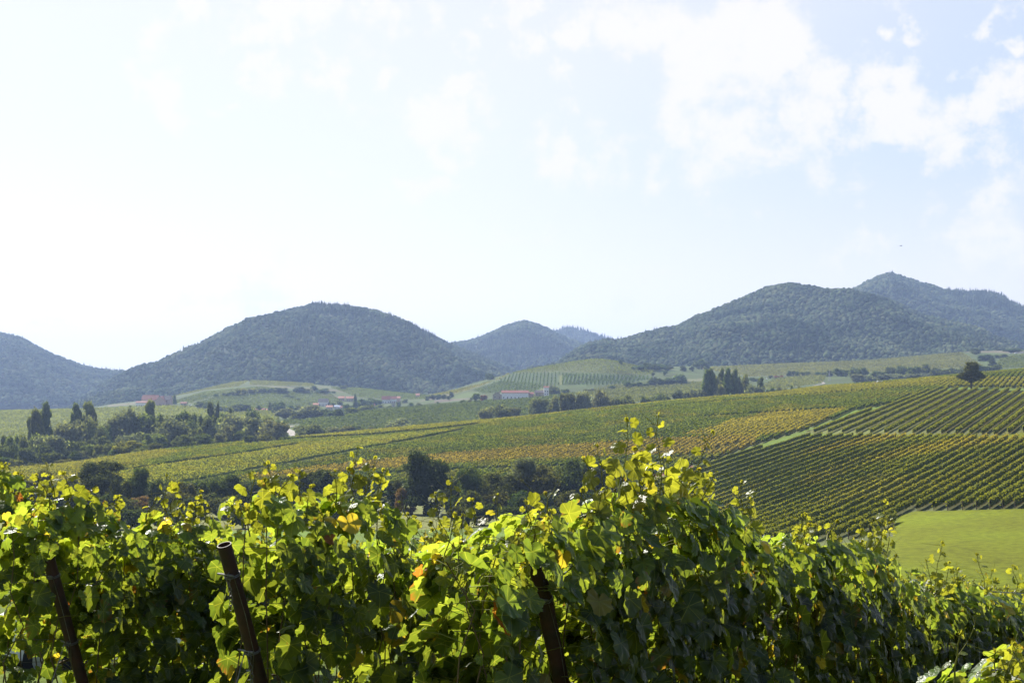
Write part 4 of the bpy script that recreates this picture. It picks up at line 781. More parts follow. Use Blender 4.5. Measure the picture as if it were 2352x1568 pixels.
# ---------------------------------------------------------------- buildings
def M(n, c, r=.8): return pmat(n, c, r, .2, noise=(.8, tuple(q*.75 for q in c), .5))
W_white, W_cream, W_pink, W_beige = M('white_render', (.8,.78,.74)), M('cream_render', (.5,.44,.33)), M('pinkish_render', (.5,.36,.3)), M('beige_render', (.4,.34,.25))
RF_red, RF_orange, RF_dark, RF_grey = M('red_tiles', (.17,.06,.045)), M('orange_tiles', (.32,.15,.10)), M('dark_tiles', (.05,.04,.045)), M('grey_tiles', (.22,.25,.32))
M_glass = pmat('dark_glass', (.03,.035,.04), .15, .6); M_wood = pmat('painted_wood', (.2,.15,.1), .7); M_chim = M('chimney_brick', (.25,.1,.07))
def house(px, base, wpx, wall_h, roof_h, depth, wallm, roofm, label, group='houses of the village', name='house', gable=False, rz=0.0, Y=None, nwin=3, storeys=1, chimney=True, doors=True):
    """px centre column, base row; wpx width in picture units; heights in metres; gable=True turns the gable to the viewer"""
    if Y is None: Y = dist_for(px, base)
    x = (px-CX)/F*Y; w = wpx/F*Y; z = (HY-base)/F*Y-.3
    t = empty(name, (x, Y, z), rz, label, 'house' if name != 'barn' else 'barn', group); h = wall_h*1.35+.3; d = depth
    b = MB(); b.box(-w/2, w/2, 0, d, -5, h)
    if gable: b.add([(-w/2,0,h),(w/2,0,h),(0,0,h+roof_h),(-w/2,d,h),(w/2,d,h),(0,d,h+roof_h)], [(0,1,2),(5,4,3)])
    else: b.add([(-w/2,0,h),(-w/2,d,h),(-w/2,d/2,h+roof_h),(w/2,0,h),(w/2,d,h),(w/2,d/2,h+roof_h)], [(0,2,1),(3,4,5)])
    b.obj('wall', wallm, t)
    b = MB(); e = .5; th = .22
    if gable:
        for s in (-1, 1):
            xo = s*(w/2+e); zo = h-e*roof_h/(w/2)
            b.add([(xo,-e,zo),(0,-e,h+roof_h),(0,d+e,h+roof_h),(xo,d+e,zo),(xo,-e,zo+th),(0,-e,h+roof_h+th),(0,d+e,h+roof_h+th),(xo,d+e,zo+th)], [(0,1,2,3),(7,6,5,4),(0,4,5,1),(3,2,6,7),(0,3,7,4)])
    else:
        for s in (-1, 1):
            yo = d/2+s*(d/2+e); zo = h-e*roof_h/(d/2)
            b.add([(-w/2-e,yo,zo),(-w/2-e,d/2,h+roof_h),(w/2+e,d/2,h+roof_h),(w/2+e,yo,zo),(-w/2-e,yo,zo+th),(-w/2-e,d/2,h+roof_h+th),(w/2+e,d/2,h+roof_h+th),(w/2+e,yo,zo+th)], [(0,1,2,3),(7,6,5,4),(0,4,5,1),(3,2,6,7),(0,3,7,4)])
    rf = b.obj('roof', roofm, t)
    if chimney:
        b = MB(); b.box(w*.18, w*.18+.7, d*.5, d*.5+.7, h+roof_h*.5, h+roof_h+1.0); b.obj('chimney', M_chim, rf)
    for s in range(storeys):
        for i in range(nwin):
            wx = -w/2+w*(i+.5)/nwin; zz = 1.1+s*2.7
            if doors and s == 0 and i == nwin//2:
                b = MB(); b.box(wx-.5, wx+.5, -.08, .0, .25, 2.35); b.obj('door', M_wood, t); continue
            b = MB(); b.box(wx-.55, wx+.55, -.05, -.003, zz, zz+1.3); wo = b.obj('window', M_glass, t)
            b = MB(); b.box(wx-.65, wx-.55, -.08, -.004, zz-.1, zz+1.4); b.box(wx+.55, wx+.65, -.08, -.004, zz-.1, zz+1.4); b.box(wx-.55, wx+.55, -.08, -.004, zz-.1, zz); b.box(wx-.55, wx+.55, -.08, -.004, zz+1.3, zz+1.4); b.obj('frame', W_white, wo)
    return t
G_e = 'buildings of the red-roofed estate'
house(325,934,27,3.6,1.6,9,W_white,RF_red,'low white wing of the estate with a flat red roof',G_e,nwin=5,chimney=False,Y=1490)
house(343,932,36,5.5,5.2,13,W_cream,RF_red,'main estate hall under a huge steep red roof',G_e,nwin=4,storeys=1,Y=1505)
house(367,931.5,27,3.6,6.2,14,W_pink,RF_red,'gable-fronted pinkish estate house at the middle',G_e,gable=True,nwin=3,Y=1494)
house(383,931,17,5.4,3.8,10,W_pink,RF_dark,'dark-roofed estate house at the right end',G_e,nwin=2,storeys=1,Y=1500)
house(421,931.5,13,2.2,1.2,6,W_beige,RF_red,'low reddish shed right of the estate',G_e,name='shed',nwin=2,chimney=False,Y=1490)
house(784,921,13,3,2.2,8,W_beige,RF_orange,'orange-roofed house left of the tall conifer, the left one of two')
house(803,922,16,3.2,2.4,8,W_beige,RF_orange,'orange-roofed house left of the tall conifer, the nearer one of two')
house(742,932,22,4,3.4,9,W_white,RF_dark,'white house with a black steep roof in the village')
house(725,936,12,2.8,1.8,7,W_pink,RF_orange,'small pink house beside the black-roofed house')
house(756,941,14,2.6,1.8,8,W_cream,RF_orange,'low orange-roofed house in front of the black-roofed one')
house(774,940,13,2.4,1.8,8,W_white,RF_grey,'house with a pale blue-grey roof')
house(786,942,9,2.4,1.8,7,W_cream,RF_red,'dark red roofed house next to the blue-grey roof',nwin=2)
house(886,926,18,3.8,4.0,9,W_white,RF_red,'bright white house with red roof, left of the white pair',storeys=1,gable=False)
house(902,925,15,3.8,3.2,9,W_white,RF_red,'bright white house with red roof, right of the white pair')
house(914,922,9,3.4,2,8,W_pink,RF_orange,'pink house right of the white pair',nwin=2)
house(903,934,8,2.6,2,7,W_cream,RF_dark,'little beige gable house below the white pair',gable=True,nwin=1,doors=False)
house(856,937,8,2.6,2,7,W_pink,RF_orange,'pale pink house half hidden by village trees',nwin=2)
house(959,913,8,2.6,2,7,W_pink,RF_orange,'orange-roofed house at the wood edge above the village',nwin=2)
house(596,949,21,2.6,2.2,9,W_beige,RF_red,'long low dark red roof at the left end of the village',Y=1440)
house(619,949,17,2.4,1.8,9,W_cream,RF_orange,'low orange roof at the left end of the village',Y=1445)
G_b_ = 'farm buildings on the centre hill'
house(1183,916,61,4.7,2.3,11,W_white,RF_red,'long white barn with a red-brown roof',G_b_,name='barn',nwin=7,chimney=False,Y=1310)
house(1142,915,21,2.6,3.0,10,W_beige,RF_dark,'beige gabled farmhouse left of the long barn',G_b_,gable=True,nwin=2,Y=1312)
house(1220,914,11,3.2,1.6,8,W_pink,RF_red,'small brown-roofed annex at the right end of the barn',G_b_,nwin=2,chimney=False,Y=1315)
house(1240,909,22,2.4,2.2,9,W_beige,RF_dark,'dark-roofed low farm shed right of the barn',G_b_,nwin=3,chimney=False,Y=1322)
house(1255,908,11,6.2,1.0,6,W_white,RF_red,'white tower-like farm building at the right end',G_b_,nwin=2,storeys=2,chimney=False,doors=False,Y=1318)

# ---------------------------------------------------------------- vehicles
def paint(n, c): return pmat(n, c, .3, .6)
M_cw, M_cs, M_cr, M_cb = paint('white_paint', (.7,.7,.7)), paint('silver_paint', (.4,.42,.44)), paint('red_paint', (.3,.03,.02)), paint('dark_paint', (.05,.06,.08))
M_tyre = pmat('tyre_rubber', (.02,.02,.02), .9); M_rim = pmat('alloy_rim', (.5,.5,.5), .35, metal=.7); M_lamp = pmat('lamp_glass', (.6,.6,.55), .2); M_tail = pmat('tail_lamp', (.35,.02,.02), .25)
def car(loc, rz, body, label, name='parked_car', group=None, van=False):
    t = empty(name, loc, rz, label, 'van' if van else 'car', group); L2 = 2.15
    prof = [(-L2,.32),(-L2-.03,.62),(-L2+.05,.86),(-1.9,.93),(-1.35,.98),(-.55,1.42),(.75,1.46),(1.75,1.02),(2.1,.93),(2.17,.6),(L2,.32)] if not van else [(-L2,.32),(-L2-.03,.7),(-L2+.1,1.0),(-1.55,1.12),(-1.0,1.75),(-.8,1.86),(2.05,1.88),(2.16,1.7),(2.17,.6),(L2,.32)]
    half = .86; b = MB(); n = len(prof)
    def ring(y, s, dz): return [(p[0]*s, y, p[1]+(-dz if p[1] > .9 else 0)) for p in prof]
    rows = [ring(-half,.985,.03), ring(-half+.10,1,0), ring(0,1,.0), ring(half-.10,1,0), ring(half,.985,.03)]
    for r_ in (0, 4):
        rows[r_] = [(x, (abs(y)-(.14 if z > 1.05 else 0))*(1 if y > 0 else -1), z) for x, y, z in rows[r_]]
    vs = [v for r_ in rows for v in r_]; fs = []
    for k in range(4):
        for i in range(n-1): fs.append((k*n+i, (k+1)*n+i, (k+1)*n+i+1, k*n+i+1))
        fs.append((k*n+n-1, (k+1)*n+n-1, (k+1)*n, k*n))
    fs.append(tuple(range(n))); fs.append(tuple(reversed(range(4*n, 5*n)))); b.add(vs, fs); bo = b.obj('body', body, t, smooth=False)
    bev = bo.modifiers.new('soft', 'BEVEL'); bev.width = .03; bev.segments = 2; bev.limit_method = 'ANGLE'
    g = MB()
    for s in (-1, 1):
        y0 = s*(half+.004); y1 = s*(half-.13)
        if van: quadsx = [(-1.35,-.45,1.12,1.66,-.95),(-.3,.8,1.12,1.66,-.3),(.95,1.95,1.12,1.66,.95)]
        else: quadsx = [(-1.15,-.15,1.0,1.36,-.55),(-.05,.95,1.0,1.38,-.05)]
        for x0, x1, z0, z1, xt in quadsx:
            g = MB(); g.add([(x0,y0-s*.02,z0),(x1,y0-s*.02,z0),(x1 if x1 < .9 or van else x1-.2,y1+s*.022,z1),(xt,y1+s*.022,z1)], [(0,1,2,3) if s < 0 else (3,2,1,0)]); g.obj('side_window', M_glass, t)
    g = MB(); a, c = ((-1.5,1.14),(-1.03,1.72)) if van else ((-1.3,1.02),(-.6,1.40))
    g.add([(a[0]-.02,-.68,a[1]+.02),(a[0]-.02,.68,a[1]+.02),(c[0]-.02,.62,c[1]+.02),(c[0]-.02,-.62,c[1]+.02)], [(0,3,2,1)]); g.obj('windscreen', M_glass, t)
    for wx in (-1.35, 1.3):
        for s in (-1, 1):
            w = MB(); w.tube([(wx, s*.66, .32), (wx, s*.885, .32)], .32, 20); wo = w.obj('wheel', M_tyre, t)
            w = MB(); w.tube([(wx, s*.80, .32), (wx, s*.893, .32)], .19, 14); w.obj('rim', M_rim, wo)
    for s in (-1, 1):
        g = MB(); g.box(-2.2,-2.1, s*.62-.14, s*.62+.14, .62,.78); g.obj('headlight', M_lamp, t)
        g = MB(); g.box(2.1,2.19, s*.66-.1, s*.66+.1, .68,.86); g.obj('tail_light', M_tail, t)
    for a_ in ((-2.24,-2.1),(2.1,2.22)): g = MB(); g.box(*a_,-.8,.8,.28,.42); g.obj('bumper', M_cb, t)
    for a_ in ((-.9,-.865),(.865,.9)): g = MB(); g.box(-1.0,.95,*a_,.3,.4); g.obj('sill_trim', M_cb, t)
    return t
x, y = -4.75, 17.6
car((x, y, gz(x, y)), R(4), M_cw, 'white car parked behind the foreground vines, glimpsed through their leaves')
far_c = [(1150,875,20,M_cw,'white car on the track of the centre hill'),(1761,871,80,M_cw,'tiny white car between far fields beneath the right hill'),(1003,918,10,M_cw,'white car on the road above the village'),(437,932,0,M_cw,'white car parked right of the estate shed'),
         (2322,812,5,M_cs,'silver car parked at the far right wood edge'),(2334,812,5,M_cw,'white car parked at the far right wood edge, nearest the corner'),(2346,811,5,M_cs,'pale car at the picture edge below the right wood'),(1244,899,0,M_cr,'red car beside the farm shed')]
for px, py, az, m, lab in far_c:
    p = hit(px, py, 850); car((p[0], p[1], gz(p[0], p[1])), R(az), m, lab, group='cars on far tracks')
p = hit(2019, 883, 500); car((p[0], p[1], gz(p[0], p[1])+.2), R(8), M_cw, 'white van among the vines of the middle slope crest', 'parked_van', van=True)
p = hit(2010, 884.5, 500); car((p[0], p[1], gz(p[0], p[1])+.2), R(8), M_cr, 'red car beside the white van on the middle slope crest')

# pylon, pole, bird
def pylon(px, base, top, label):
    Y = dist_for(px, base); x = (px-CX)/F*Y; z = gz(x, Y); h = (HY-top)/F*Y-z
    t = empty('electricity_pylon', (x, Y, z), .3, label, 'pylon', None); b = MB()
    for sx in (-1, 1):
        for sy in (-1, 1): b.tube([(sx*1.1, sy*1.1, 0), (sx*.15, sy*.15, h)], .11, 5)
    for k in range(7):
        z0, z1 = h*k/7, h*(k+1)/7; w0, w1 = 1.1-.95*k/7, 1.1-.95*(k+1)/7
        for s in (-1, 1): b.tube([(-w0, s*w0, z0), (w1, s*w1, z1)], .05, 4); b.tube([(s*w0, -w0, z0), (s*w1, w1, z1)], .05, 4)
    b.obj('lattice_mast', M_post, t); b = MB(); b.tube([(-2.2,0,h*.86),(2.2,0,h*.86)], .1, 5); b.tube([(-1.5,0,h*.96),(1.5,0,h*.96)], .1, 5); b.obj('cross_arm', M_post, t)
pylon(1501, 886, 864, 'small grey lattice pylon beside the centre hedge')
pylon(1905, 875, 850, 'thin grey pylon in the far fields on the right')
Y = 260; t = empty('flying_bird', ((2069-CX)/F*Y, Y, (HY-565)/F*Y), R(30), 'tiny dark bird gliding high in the sky on the right', 'bird')
b = MB(); b.tube([(-.25,0,0),(-.1,0,.03),(.12,0,.03),(.3,0,0)], [.01,.06,.05,.01], 8); b.obj('body', M_cb, t)
for s in (-1, 1):
    b = MB(); b.add([(-.1,s*.04,.03),(.1,s*.04,.03),(.06,s*.3,.12),(-.02,s*.62,.07),(-.12,s*.3,.12),(-.1,s*.04,.045),(.1,s*.04,.045),(.06,s*.3,.135),(-.02,s*.62,.08),(-.12,s*.3,.135)],
                    [(0,1,2,4),(4,2,3),(9,7,6,5),(8,7,9),(0,5,6,1),(1,6,7,2),(2,7,8,3),(3,8,9,4),(4,9,5,0)]); b.obj('wing', M_cb, t)
# white posts of the young plot behind the tree belt, and orchard stakes on the grass
for i, px in enumerate(range(1010, 1520, 15)):
    x, y, z = hit(px, 1078+1.5*math.sin(i), 390); b = MB(); b.tube([(0,0,-.1),(0,0,1.9)], .05, 6)
    o = b.obj('vineyard_post', M_post); o.location = (x, y, gz(x, y)); tag(o, 'pale vineyard post behind the tree belt, '+words(i+1)+' from the left', 'post', 'posts along the lower plot edge')
#@@FORE

# ---------------------------------------------------------------- foreground vines
def leaf_template(detail):
    th = [0,10,19,30,42,52,61,70,81,92,103,114,126,140,155,168,178]; rr = [1.0,.90,.95,.84,.78,.86,.84,.92,.86,.76,.80,.86,.80,.76,.66,.52,.16]
    ve = [1,.3,.2,.1,0,.2,.6,1,.3,0,.3,1,.3,.2,.1,0,0]
    if not detail: idx = [0,2,4,7,9,11,13,15]; th = [th[i] for i in idx]; rr = [rr[i] for i in idx]; ve = [ve[i] for i in idx]
    T = [math.radians(a) for a in th]; o = [(r*math.sin(a), r*math.cos(a)) for a, r in zip(T, rr)]
    out = o+[(-x, y) for x, y in reversed(o[1:])]; vv = ve+list(reversed(ve[1:]))
    n = len(out); P = [(0, 0)]; fac = [1.0]; fs = []
    if detail:
        P += [(x*.55, y*.55) for x, y in out]; fac += vv; P += out; fac += vv
        for i in range(n): j = (i+1) % n; fs.append((0, 1+i, 1+j)); fs.append((1+i, 1+n+i, 1+n+j, 1+j))
        tri = [f for f in fs if len(f) == 3]; qd = [f for f in fs if len(f) == 4]
    else:
        P += out; fac += vv; tri = [(0, 1+i, 1+(i+1) % n) for i in range(n)]; qd = []
    return np.array(P)*.58, np.array(fac), np.array(tri), (np.array(qd) if qd else np.zeros((0, 4), int))
LT = {True: leaf_template(True), False: leaf_template(False)}
def leaves_mesh(name, P, N, D, S, Ccol, detail, seed, mat=None):
    """P petiole points, N facing, D tip direction, S leaf width, Ccol colours"""
    r = np.random.default_rng(seed); t2, fac, tri, qd = LT[detail]; n = len(P); m = len(t2)
    N = N/np.linalg.norm(N, axis=1)[:, None]; D = D-(D*N).sum(1)[:, None]*N; D /= np.linalg.norm(D, axis=1)[:, None]+1e-9; X = np.cross(D, N)
    u = t2[None, :, 0]*r.uniform(.88, 1.12, (n, 1)); v = t2[None, :, 1]*r.uniform(.9, 1.15, (n, 1))
    rad2 = u*u+v*v; cup = r.normal(-.2, .3, (n, 1)); fold = r.uniform(-.1, .32, (n, 1)); curl = r.uniform(-.2, .5, (n, 1))
    ang = np.arctan2(u, v)
    w = cup*rad2*1.3+fold*np.abs(u)*.9-curl*np.maximum(v, 0)**2*1.3+.03*np.sin(ang*r.choice([5,6,7], (n, 1))+r.uniform(0, 6, (n, 1)))*np.sqrt(rad2)*2+r.normal(0, .012, (n, m))
    V = P[:, None]+S[:, None, None]*(u[..., None]*X[:, None]+v[..., None]*D[:, None]+w[..., None]*N[:, None])
    base = (np.arange(n)*m)[:, None, None]; a = (tri[None]+base).reshape(-1); sizes = [np.full(n*len(tri), 3)]; loops = [a]
    if len(qd): loops.append((qd[None]+base).reshape(-1)); sizes.append(np.full(n*len(qd), 4))
    c = np.repeat(Ccol, m, 0)
    rim = np.tile((rad2[0] > .2)[None], (n, 1)); brown = (r.random(n) < .05)[:, None] & rim & (r.random((n, m)) < .5)
    c = np.where(brown.reshape(-1, 1), np.array([[.08, .045, .015]]), c)
    return raw_mesh(name, V.reshape(-1, 3), np.concatenate(loops), np.concatenate(sizes), mat or M_leaf, col=c, smooth=True, fac=np.tile(fac, n))
def leaf_colours(n, r, young=0.0):
    base = np.array([.023, .042, .009]); yg = np.array([.050, .074, .014]); yl = np.array([.08, .078, .014]); br = np.array([.065, .028, .009])
    f = np.clip(r.normal(.18+young, .25, n), 0, 1)[:, None]; c = base*(1-f)+yg*f
    k = r.random(n); c[k < .03] = yl; c[k < .003] = br; return c*r.uniform(.75, 1.25, (n, 1))

ROWD = Vector((.6, .8, 0)); ROWN = Vector((.8, -.6, 0))       # rows run away to the right; ROWN points at the viewer's side
def row_t(S, px):
    k = (px-CX)/F; return (k*S[1]-S[0])/(ROWD.x-k*ROWD.y)
class Grow:
    def __init__(s): s.P = []; s.N = []; s.D = []; s.S = []; s.Y = []; s.cane = MB(); s.green = MB(); s.tend = MB()
    def leaf(s, p, n, d, size, young=0): s.P.append(tuple(p)); s.N.append(tuple(n)); s.D.append(tuple(d)); s.S.append(size); s.Y.append(young)
    def tendril(s, p, d, l, rnd):
        q = Vector(p); pts = [q.copy()]; d = Vector(d).normalized(); ax = Vector((rnd.gauss(0,1), rnd.gauss(0,1), rnd.gauss(0,1))).normalized(); k = rnd.choice([0,0,1])
        for i in range(10):
            f = i/9; d = (d+ax.cross(d)*(.05+(.75*f*f if k else .12*f))).normalized(); q = q+d*l/10; pts.append(q.copy())
        s.tend.tube(pts, [.0016*(1-.6*i/10) for i in range(11)], 5)
    def shoot(s, base, tip, rnd, leafsize=.11, step=.062, wob=.03, tend=.35, top=True, first=.12):
        a, b = Vector(base), Vector(tip); L_ = (b-a).length; n = max(5, int(L_/.05)); wv = Vector((rnd.gauss(0,1), rnd.gauss(0,1), rnd.gauss(0,.3)))*wob
        pts = []; 
        for i in range(n+1):
            f = i/n; p = a.lerp(b, f)+wv*math.sin(f*math.pi*1.6)+Vector((rnd.gauss(0,.003), rnd.gauss(0,.003), 0)); pts.append(p)
        s.green.tube(pts, [.0042*(1-.62*i/n) for i in range(n+1)], 6)
        d = first*L_; side = 1
        while d < L_:
            f = d/L_; i = min(n-1, int(f*n)); p = pts[i].lerp(pts[i+1], f*n-i); ax = (pts[i+1]-pts[i]).normalized()
            th = rnd.uniform(-.6, .6)+(0 if side > 0 else math.pi); out = (Vector((math.cos(th)*.95, math.sin(th)*.7, rnd.uniform(.1, .8)))).normalized()
            sz = leafsize*(1-.72*f**1.6)*rnd.uniform(.8, 1.2); pet = p+out*sz*rnd.uniform(.45, .75)
            s.green.tube([p, p.lerp(pet, .5)+Vector((0,0,.006)), pet], [.0017,.0014,.0012], 5, cap=False)
            nn = Vector((rnd.gauss(0,.7), rnd.gauss(-.25,.8), rnd.uniform(.0, .9))); s.leaf(pet, nn, out+Vector((0,0,-rnd.uniform(.2,1.0))), sz, .35+.5*f)
            if rnd.random() < tend: s.tendril(p, -out+Vector((0,0,.7)), rnd.uniform(.10,.22), rnd)
            d += step*rnd.uniform(.75, 1.25)*(1-.45*f); side = -side
        if top:
            for k in range(3): s.leaf(pts[-1], Vector((rnd.gauss(0,1), rnd.gauss(0,1), rnd.gauss(0,.6))), Vector((rnd.gauss(0,.6), rnd.gauss(0,.6), 1)), rnd.uniform(.012,.03), 1)
            s.tendril(pts[-2], Vector((rnd.uniform(-.8,.8), 0, 1)), rnd.uniform(.08,.16), rnd); s.tendril(pts[-3], Vector((rnd.uniform(-.8,.8), 0, 1)), rnd.uniform(.1,.2), rnd)

def fore_row(S, L_, outline, dens, label, shoots, seed, t0=-.1, near_t=6.0, bottom=.3, lowhole=.3, clear=None):
    rnd = random.Random(seed); r = np.random.default_rng(seed); g = Grow(); S = Vector((S[0], S[1], 0))
    ox = [o[0] for o in outline]; oy = [o[1] for o in outline]
    def top(t):
        p = S+ROWD*t; px, _ = CX+F*p.x/p.y, 0; py = np.interp(px, ox, oy); return (HY-py)/F*p.y
    n = int(dens*L_); T = t0+(L_-t0)*r.random(n)**1.0
    # fewer, simpler leaves far down the row
    keep = r.random(n) < np.clip(1.25-.03*T, .45, 1); T = T[keep]; n = len(T)
    tops = np.array([top(t) for t in T]); px_ = S.x+.6*T; py_ = S.y+.8*T; gr = near(px_, py_)
    hfrac = r.beta(1.5, 1.05, n); z = gr+bottom+(tops-gr-bottom)*hfrac
    hw = .10+.17*np.sin(np.clip(hfrac, 0, 1)*math.pi*.85)**.7; side = np.where(r.random(n) < .5, 1, -1); lat = side*hw*r.uniform(.25, 1.15, n)**.6+r.normal(0, .03, n)
    hole = fbm(T*2.1+seed, z*2.3, seed, 3) < np.where(hfrac < .48, lowhole, .23)         # gaps between canes, larger near the bottom
    X0 = S.x+.6*T+.8*lat; Y0 = S.y+.8*T-.6*lat; cpx = CX+F*X0/Y0; cpy = HY-F*z/Y0
    if clear: hole |= (lat > -.04) & (cpx > clear[0]) & (cpx < clear[1]) & (cpy > clear[2]) & (r.random(n) < .93)
    k = ~hole; T, z, lat, side, hfrac, tops = T[k], z[k], lat[k], side[k], hfrac[k], tops[k]; n = len(T)
    P = np.stack([S.x+.6*T+.8*lat, S.y+.8*T-.6*lat, z], 1)
    o = side[:, None]*np.array([[.8, -.6, 0]])+r.normal(0, .38, (n, 3)); o[:, 2] = np.abs(r.normal(.38, .35, n))+.9*np.clip(hfrac-.8, 0, 1)*3
    D = np.stack([r.normal(0, .45, n), r.normal(0, .45, n), -np.abs(r.normal(1, .4, n))], 1)+side[:, None]*np.array([[.8,-.6,0]])*.5
    Sz = r.uniform(.06, .165, n)*(1-.25*np.clip(hfrac-.75, 0, 1)*4*r.random(n)); cc = leaf_colours(n, r); cc = cc*(1+1.0*np.clip(hfrac-.75, 0, 1)*4)[:, None]  # leaf colour lightened up the row, painting in its sunlit top
    # petioles for a share of the leaves, canes up the trellis
    for i in np.nonzero((r.random(n) < .22) & (T < near_t+2))[0]:
        p = Vector(P[i]); q = Vector((S.x+.6*T[i]+rnd.gauss(0,.03), S.y+.8*T[i]+rnd.gauss(0,.03), z[i]-rnd.uniform(.0,.07))); g.green.tube([q, q.lerp(p, .5)+Vector((0,0,.012)), p], .0016, 4, cap=False)
    t = t0
    while t < min(L_, 16):
        p = S+ROWD*t; gb = float(near(np.array(p.x), np.array(p.y))); tp = top(t); q = Vector((p.x, p.y, gb+.55)); pts = []
        for j in range(7):
            f = j/6; pts.append(q+Vector((rnd.gauss(0,.03), rnd.gauss(0,.03), (tp-gb-.6)*f)))
        g.cane.tube(pts, [.0055*(1-.5*j/6) for j in range(7)], 5); t += rnd.uniform(.09,.2)
    t = t0+.35
    while t < L_:
        p = S+ROWD*t; gb = gz(p.x, p.y); g.cane.tube([(p.x,p.y,gb-.1),(p.x+.02,p.y+.01,gb+.35),(p.x-.01,p.y,gb+.72)], [.03,.024,.018], 7)
        q = Vector((p.x, p.y, gb+.7)); g.cane.tube([q, q+ROWD*.3+Vector((0,0,.06)), q+ROWD*.65+Vector((0,0,.02))], [.012,.009,.006], 6); t += 1.15
    # short leafy laterals breaking the top line
    t = t0
    while t < L_:
        p = S+ROWD*t; tp = top(t); b0 = Vector((p.x+rnd.gauss(0,.06), p.y+rnd.gauss(0,.06), tp-.18)); 
        g.shoot(b0, b0+Vector((rnd.gauss(0,.09), rnd.gauss(0,.09), rnd.uniform(.16,.34))), rnd, .085, .045, .012, .15, True); t += rnd.uniform(.09,.2)*(1 if t < 8 else 1.8)
    for (pxb, pyb, pxt, pyt, off, ls) in shoots:
        t = row_t(S, pxb); p = S+ROWD*t+ROWN*off; Yb = p.y; base = Vector(((pxb-CX)/F*Yb, Yb, (HY-pyb)/F*Yb)); tip = Vector(((pxt-CX)/F*Yb, Yb+rnd.uniform(-.05,.05), (HY-pyt)/F*Yb))
        g.shoot(base, tip, rnd, ls, .066, .02, .4, True)
    row = empty('grape_vine_row', (S.x, S.y, gz(S.x, S.y)), 0, label, 'vine row', 'foreground vine rows'); org = np.array(row.location)
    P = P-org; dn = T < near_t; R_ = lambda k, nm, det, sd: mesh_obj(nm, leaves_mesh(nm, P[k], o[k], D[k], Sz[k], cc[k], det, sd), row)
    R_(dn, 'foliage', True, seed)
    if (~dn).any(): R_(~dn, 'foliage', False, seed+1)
    gp = np.array(g.P)-org; gl = leaf_colours(len(gp), r, 0)*(1-np.array(g.Y)[:, None])+np.array([[.078,.100,.017]])*np.array(g.Y)[:, None]
    mesh_obj('shoot_leaves', leaves_mesh('shoot_leaves', gp, np.array(g.N), np.array(g.D), np.array(g.S), gl, True, seed+2), row)
    g.cane.add(g.green.v, g.green.f, 1); g.cane.add(g.tend.v, g.tend.f, 1)
    g.cane.v = [(v[0]-org[0], v[1]-org[1], v[2]-org[2]) for v in g.cane.v]; g.cane.obj('vine_stems', [M_cane, M_shoot], row, smooth=True)
    # wires
    w = MB()
    for hz_ in (.75, 1.1, 1.45, 1.75):
        a = S+ROWD*t0; b = S+ROWD*L_; w.tube([(a.x-org[0], a.y-org[1], gz(a.x, a.y)+hz_-org[2]), (b.x-org[0], b.y-org[1], gz(b.x, b.y)+hz_-org[2])], .0018, 5)
    w.obj('trellis_wire', M_galv, row)
    # bunches of grapes under the leaves
    Vi, Fi = ico(1)
    for k in range(int(min(L_, 7)*3.2)):
        t = rnd.uniform(t0, min(L_, 7)); p = S+ROWD*t+ROWN*rnd.uniform(.02,.2); zc = gz(p.x, p.y)+rnd.uniform(.72, 1.1); vs = []; fs = []; off = 0
        for j in range(46):
            f = (j+.5)/46; a = j*2.4; rr = .034*math.sin(math.pi*(.18+.8*(1-f)))**.8; c_ = np.array([p.x-org[0]+rr*math.cos(a), p.y-org[1]+rr*math.sin(a), zc-org[2]-f*.14+rnd.gauss(0,.003)])
            vs.append(Vi*.0085*rnd.uniform(.85,1.15)+c_); fs.append(Fi+off); off += len(Vi)
        mesh_obj('grape_bunch', quads('grape_bunch', np.concatenate(vs), np.concatenate(fs), M_berry, smooth=True), row)
    return row

S1, S2, S3 = (-2.75, 8.15), (-1.35, 6.9), (.24, 5.98)
S0, S4 = (-4.2, 9.4), (1.86, 4.92)
fore_row(S3, 24, [(1040,1265),(1120,1255),(1180,1215),(1240,1185),(1310,1190),(1370,1180),(1450,1140),(1550,1150),(1620,1160),(1660,1215),(1700,1235),(1770,1228),(1830,1240),(1900,1240),(1960,1272),(2020,1285),(2060,1345),(2100,1375),(2150,1335),(2200,1355),(2260,1370),(2352,1375),(2600,1400)], 900,
     'nearest vine row, its dense foliage filling the picture right of the third pipe post',
     [(1440,1180,1432,960,-.05,.13),(1395,1160,1370,1020,.0,.12),(1425,1200,1410,1080,.12,.14),(1530,1190,1500,1060,.1,.14),(1590,1200,1580,1110,.1,.14),(1470,1180,1462,1030,.05,.12),(1380,1150,1335,1050,.1,.06),(1500,1180,1520,950,.0,.10),(1560,1180,1632,992,.05,.11),(1600,1170,1600,1075,.0,.12),(1470,1200,1480,1090,.08,.13),(1540,1160,1555,1050,.1,.12),
      (1700,1240,1712,1105,0,.10),(1690,1230,1735,1140,.05,.09),(1850,1250,1848,1180,0,.08),(2020,1300,2028,1150,0,.10),(2035,1310,2050,1190,0,.10),(2010,1290,2005,1200,.05,.09),(1990,1280,2045,1200,.1,.08),(2150,1360,2164,1248,0,.11),(2165,1360,2180,1290,0,.1),(2140,1370,2135,1290,0,.1),(2255,1380,2250,1272,0,.10),(2265,1380,2275,1310,0,.1),(1270,1200,1245,1130,.1,.11),(1330,1190,1350,1130,.1,.10),(1900,1240,1925,1195,0,.09),(1960,1270,1975,1215,0,.09),(2330,1360,2335,1300,0,.1)], 31, t0=-.8, near_t=7, clear=(1205,1335,1375))
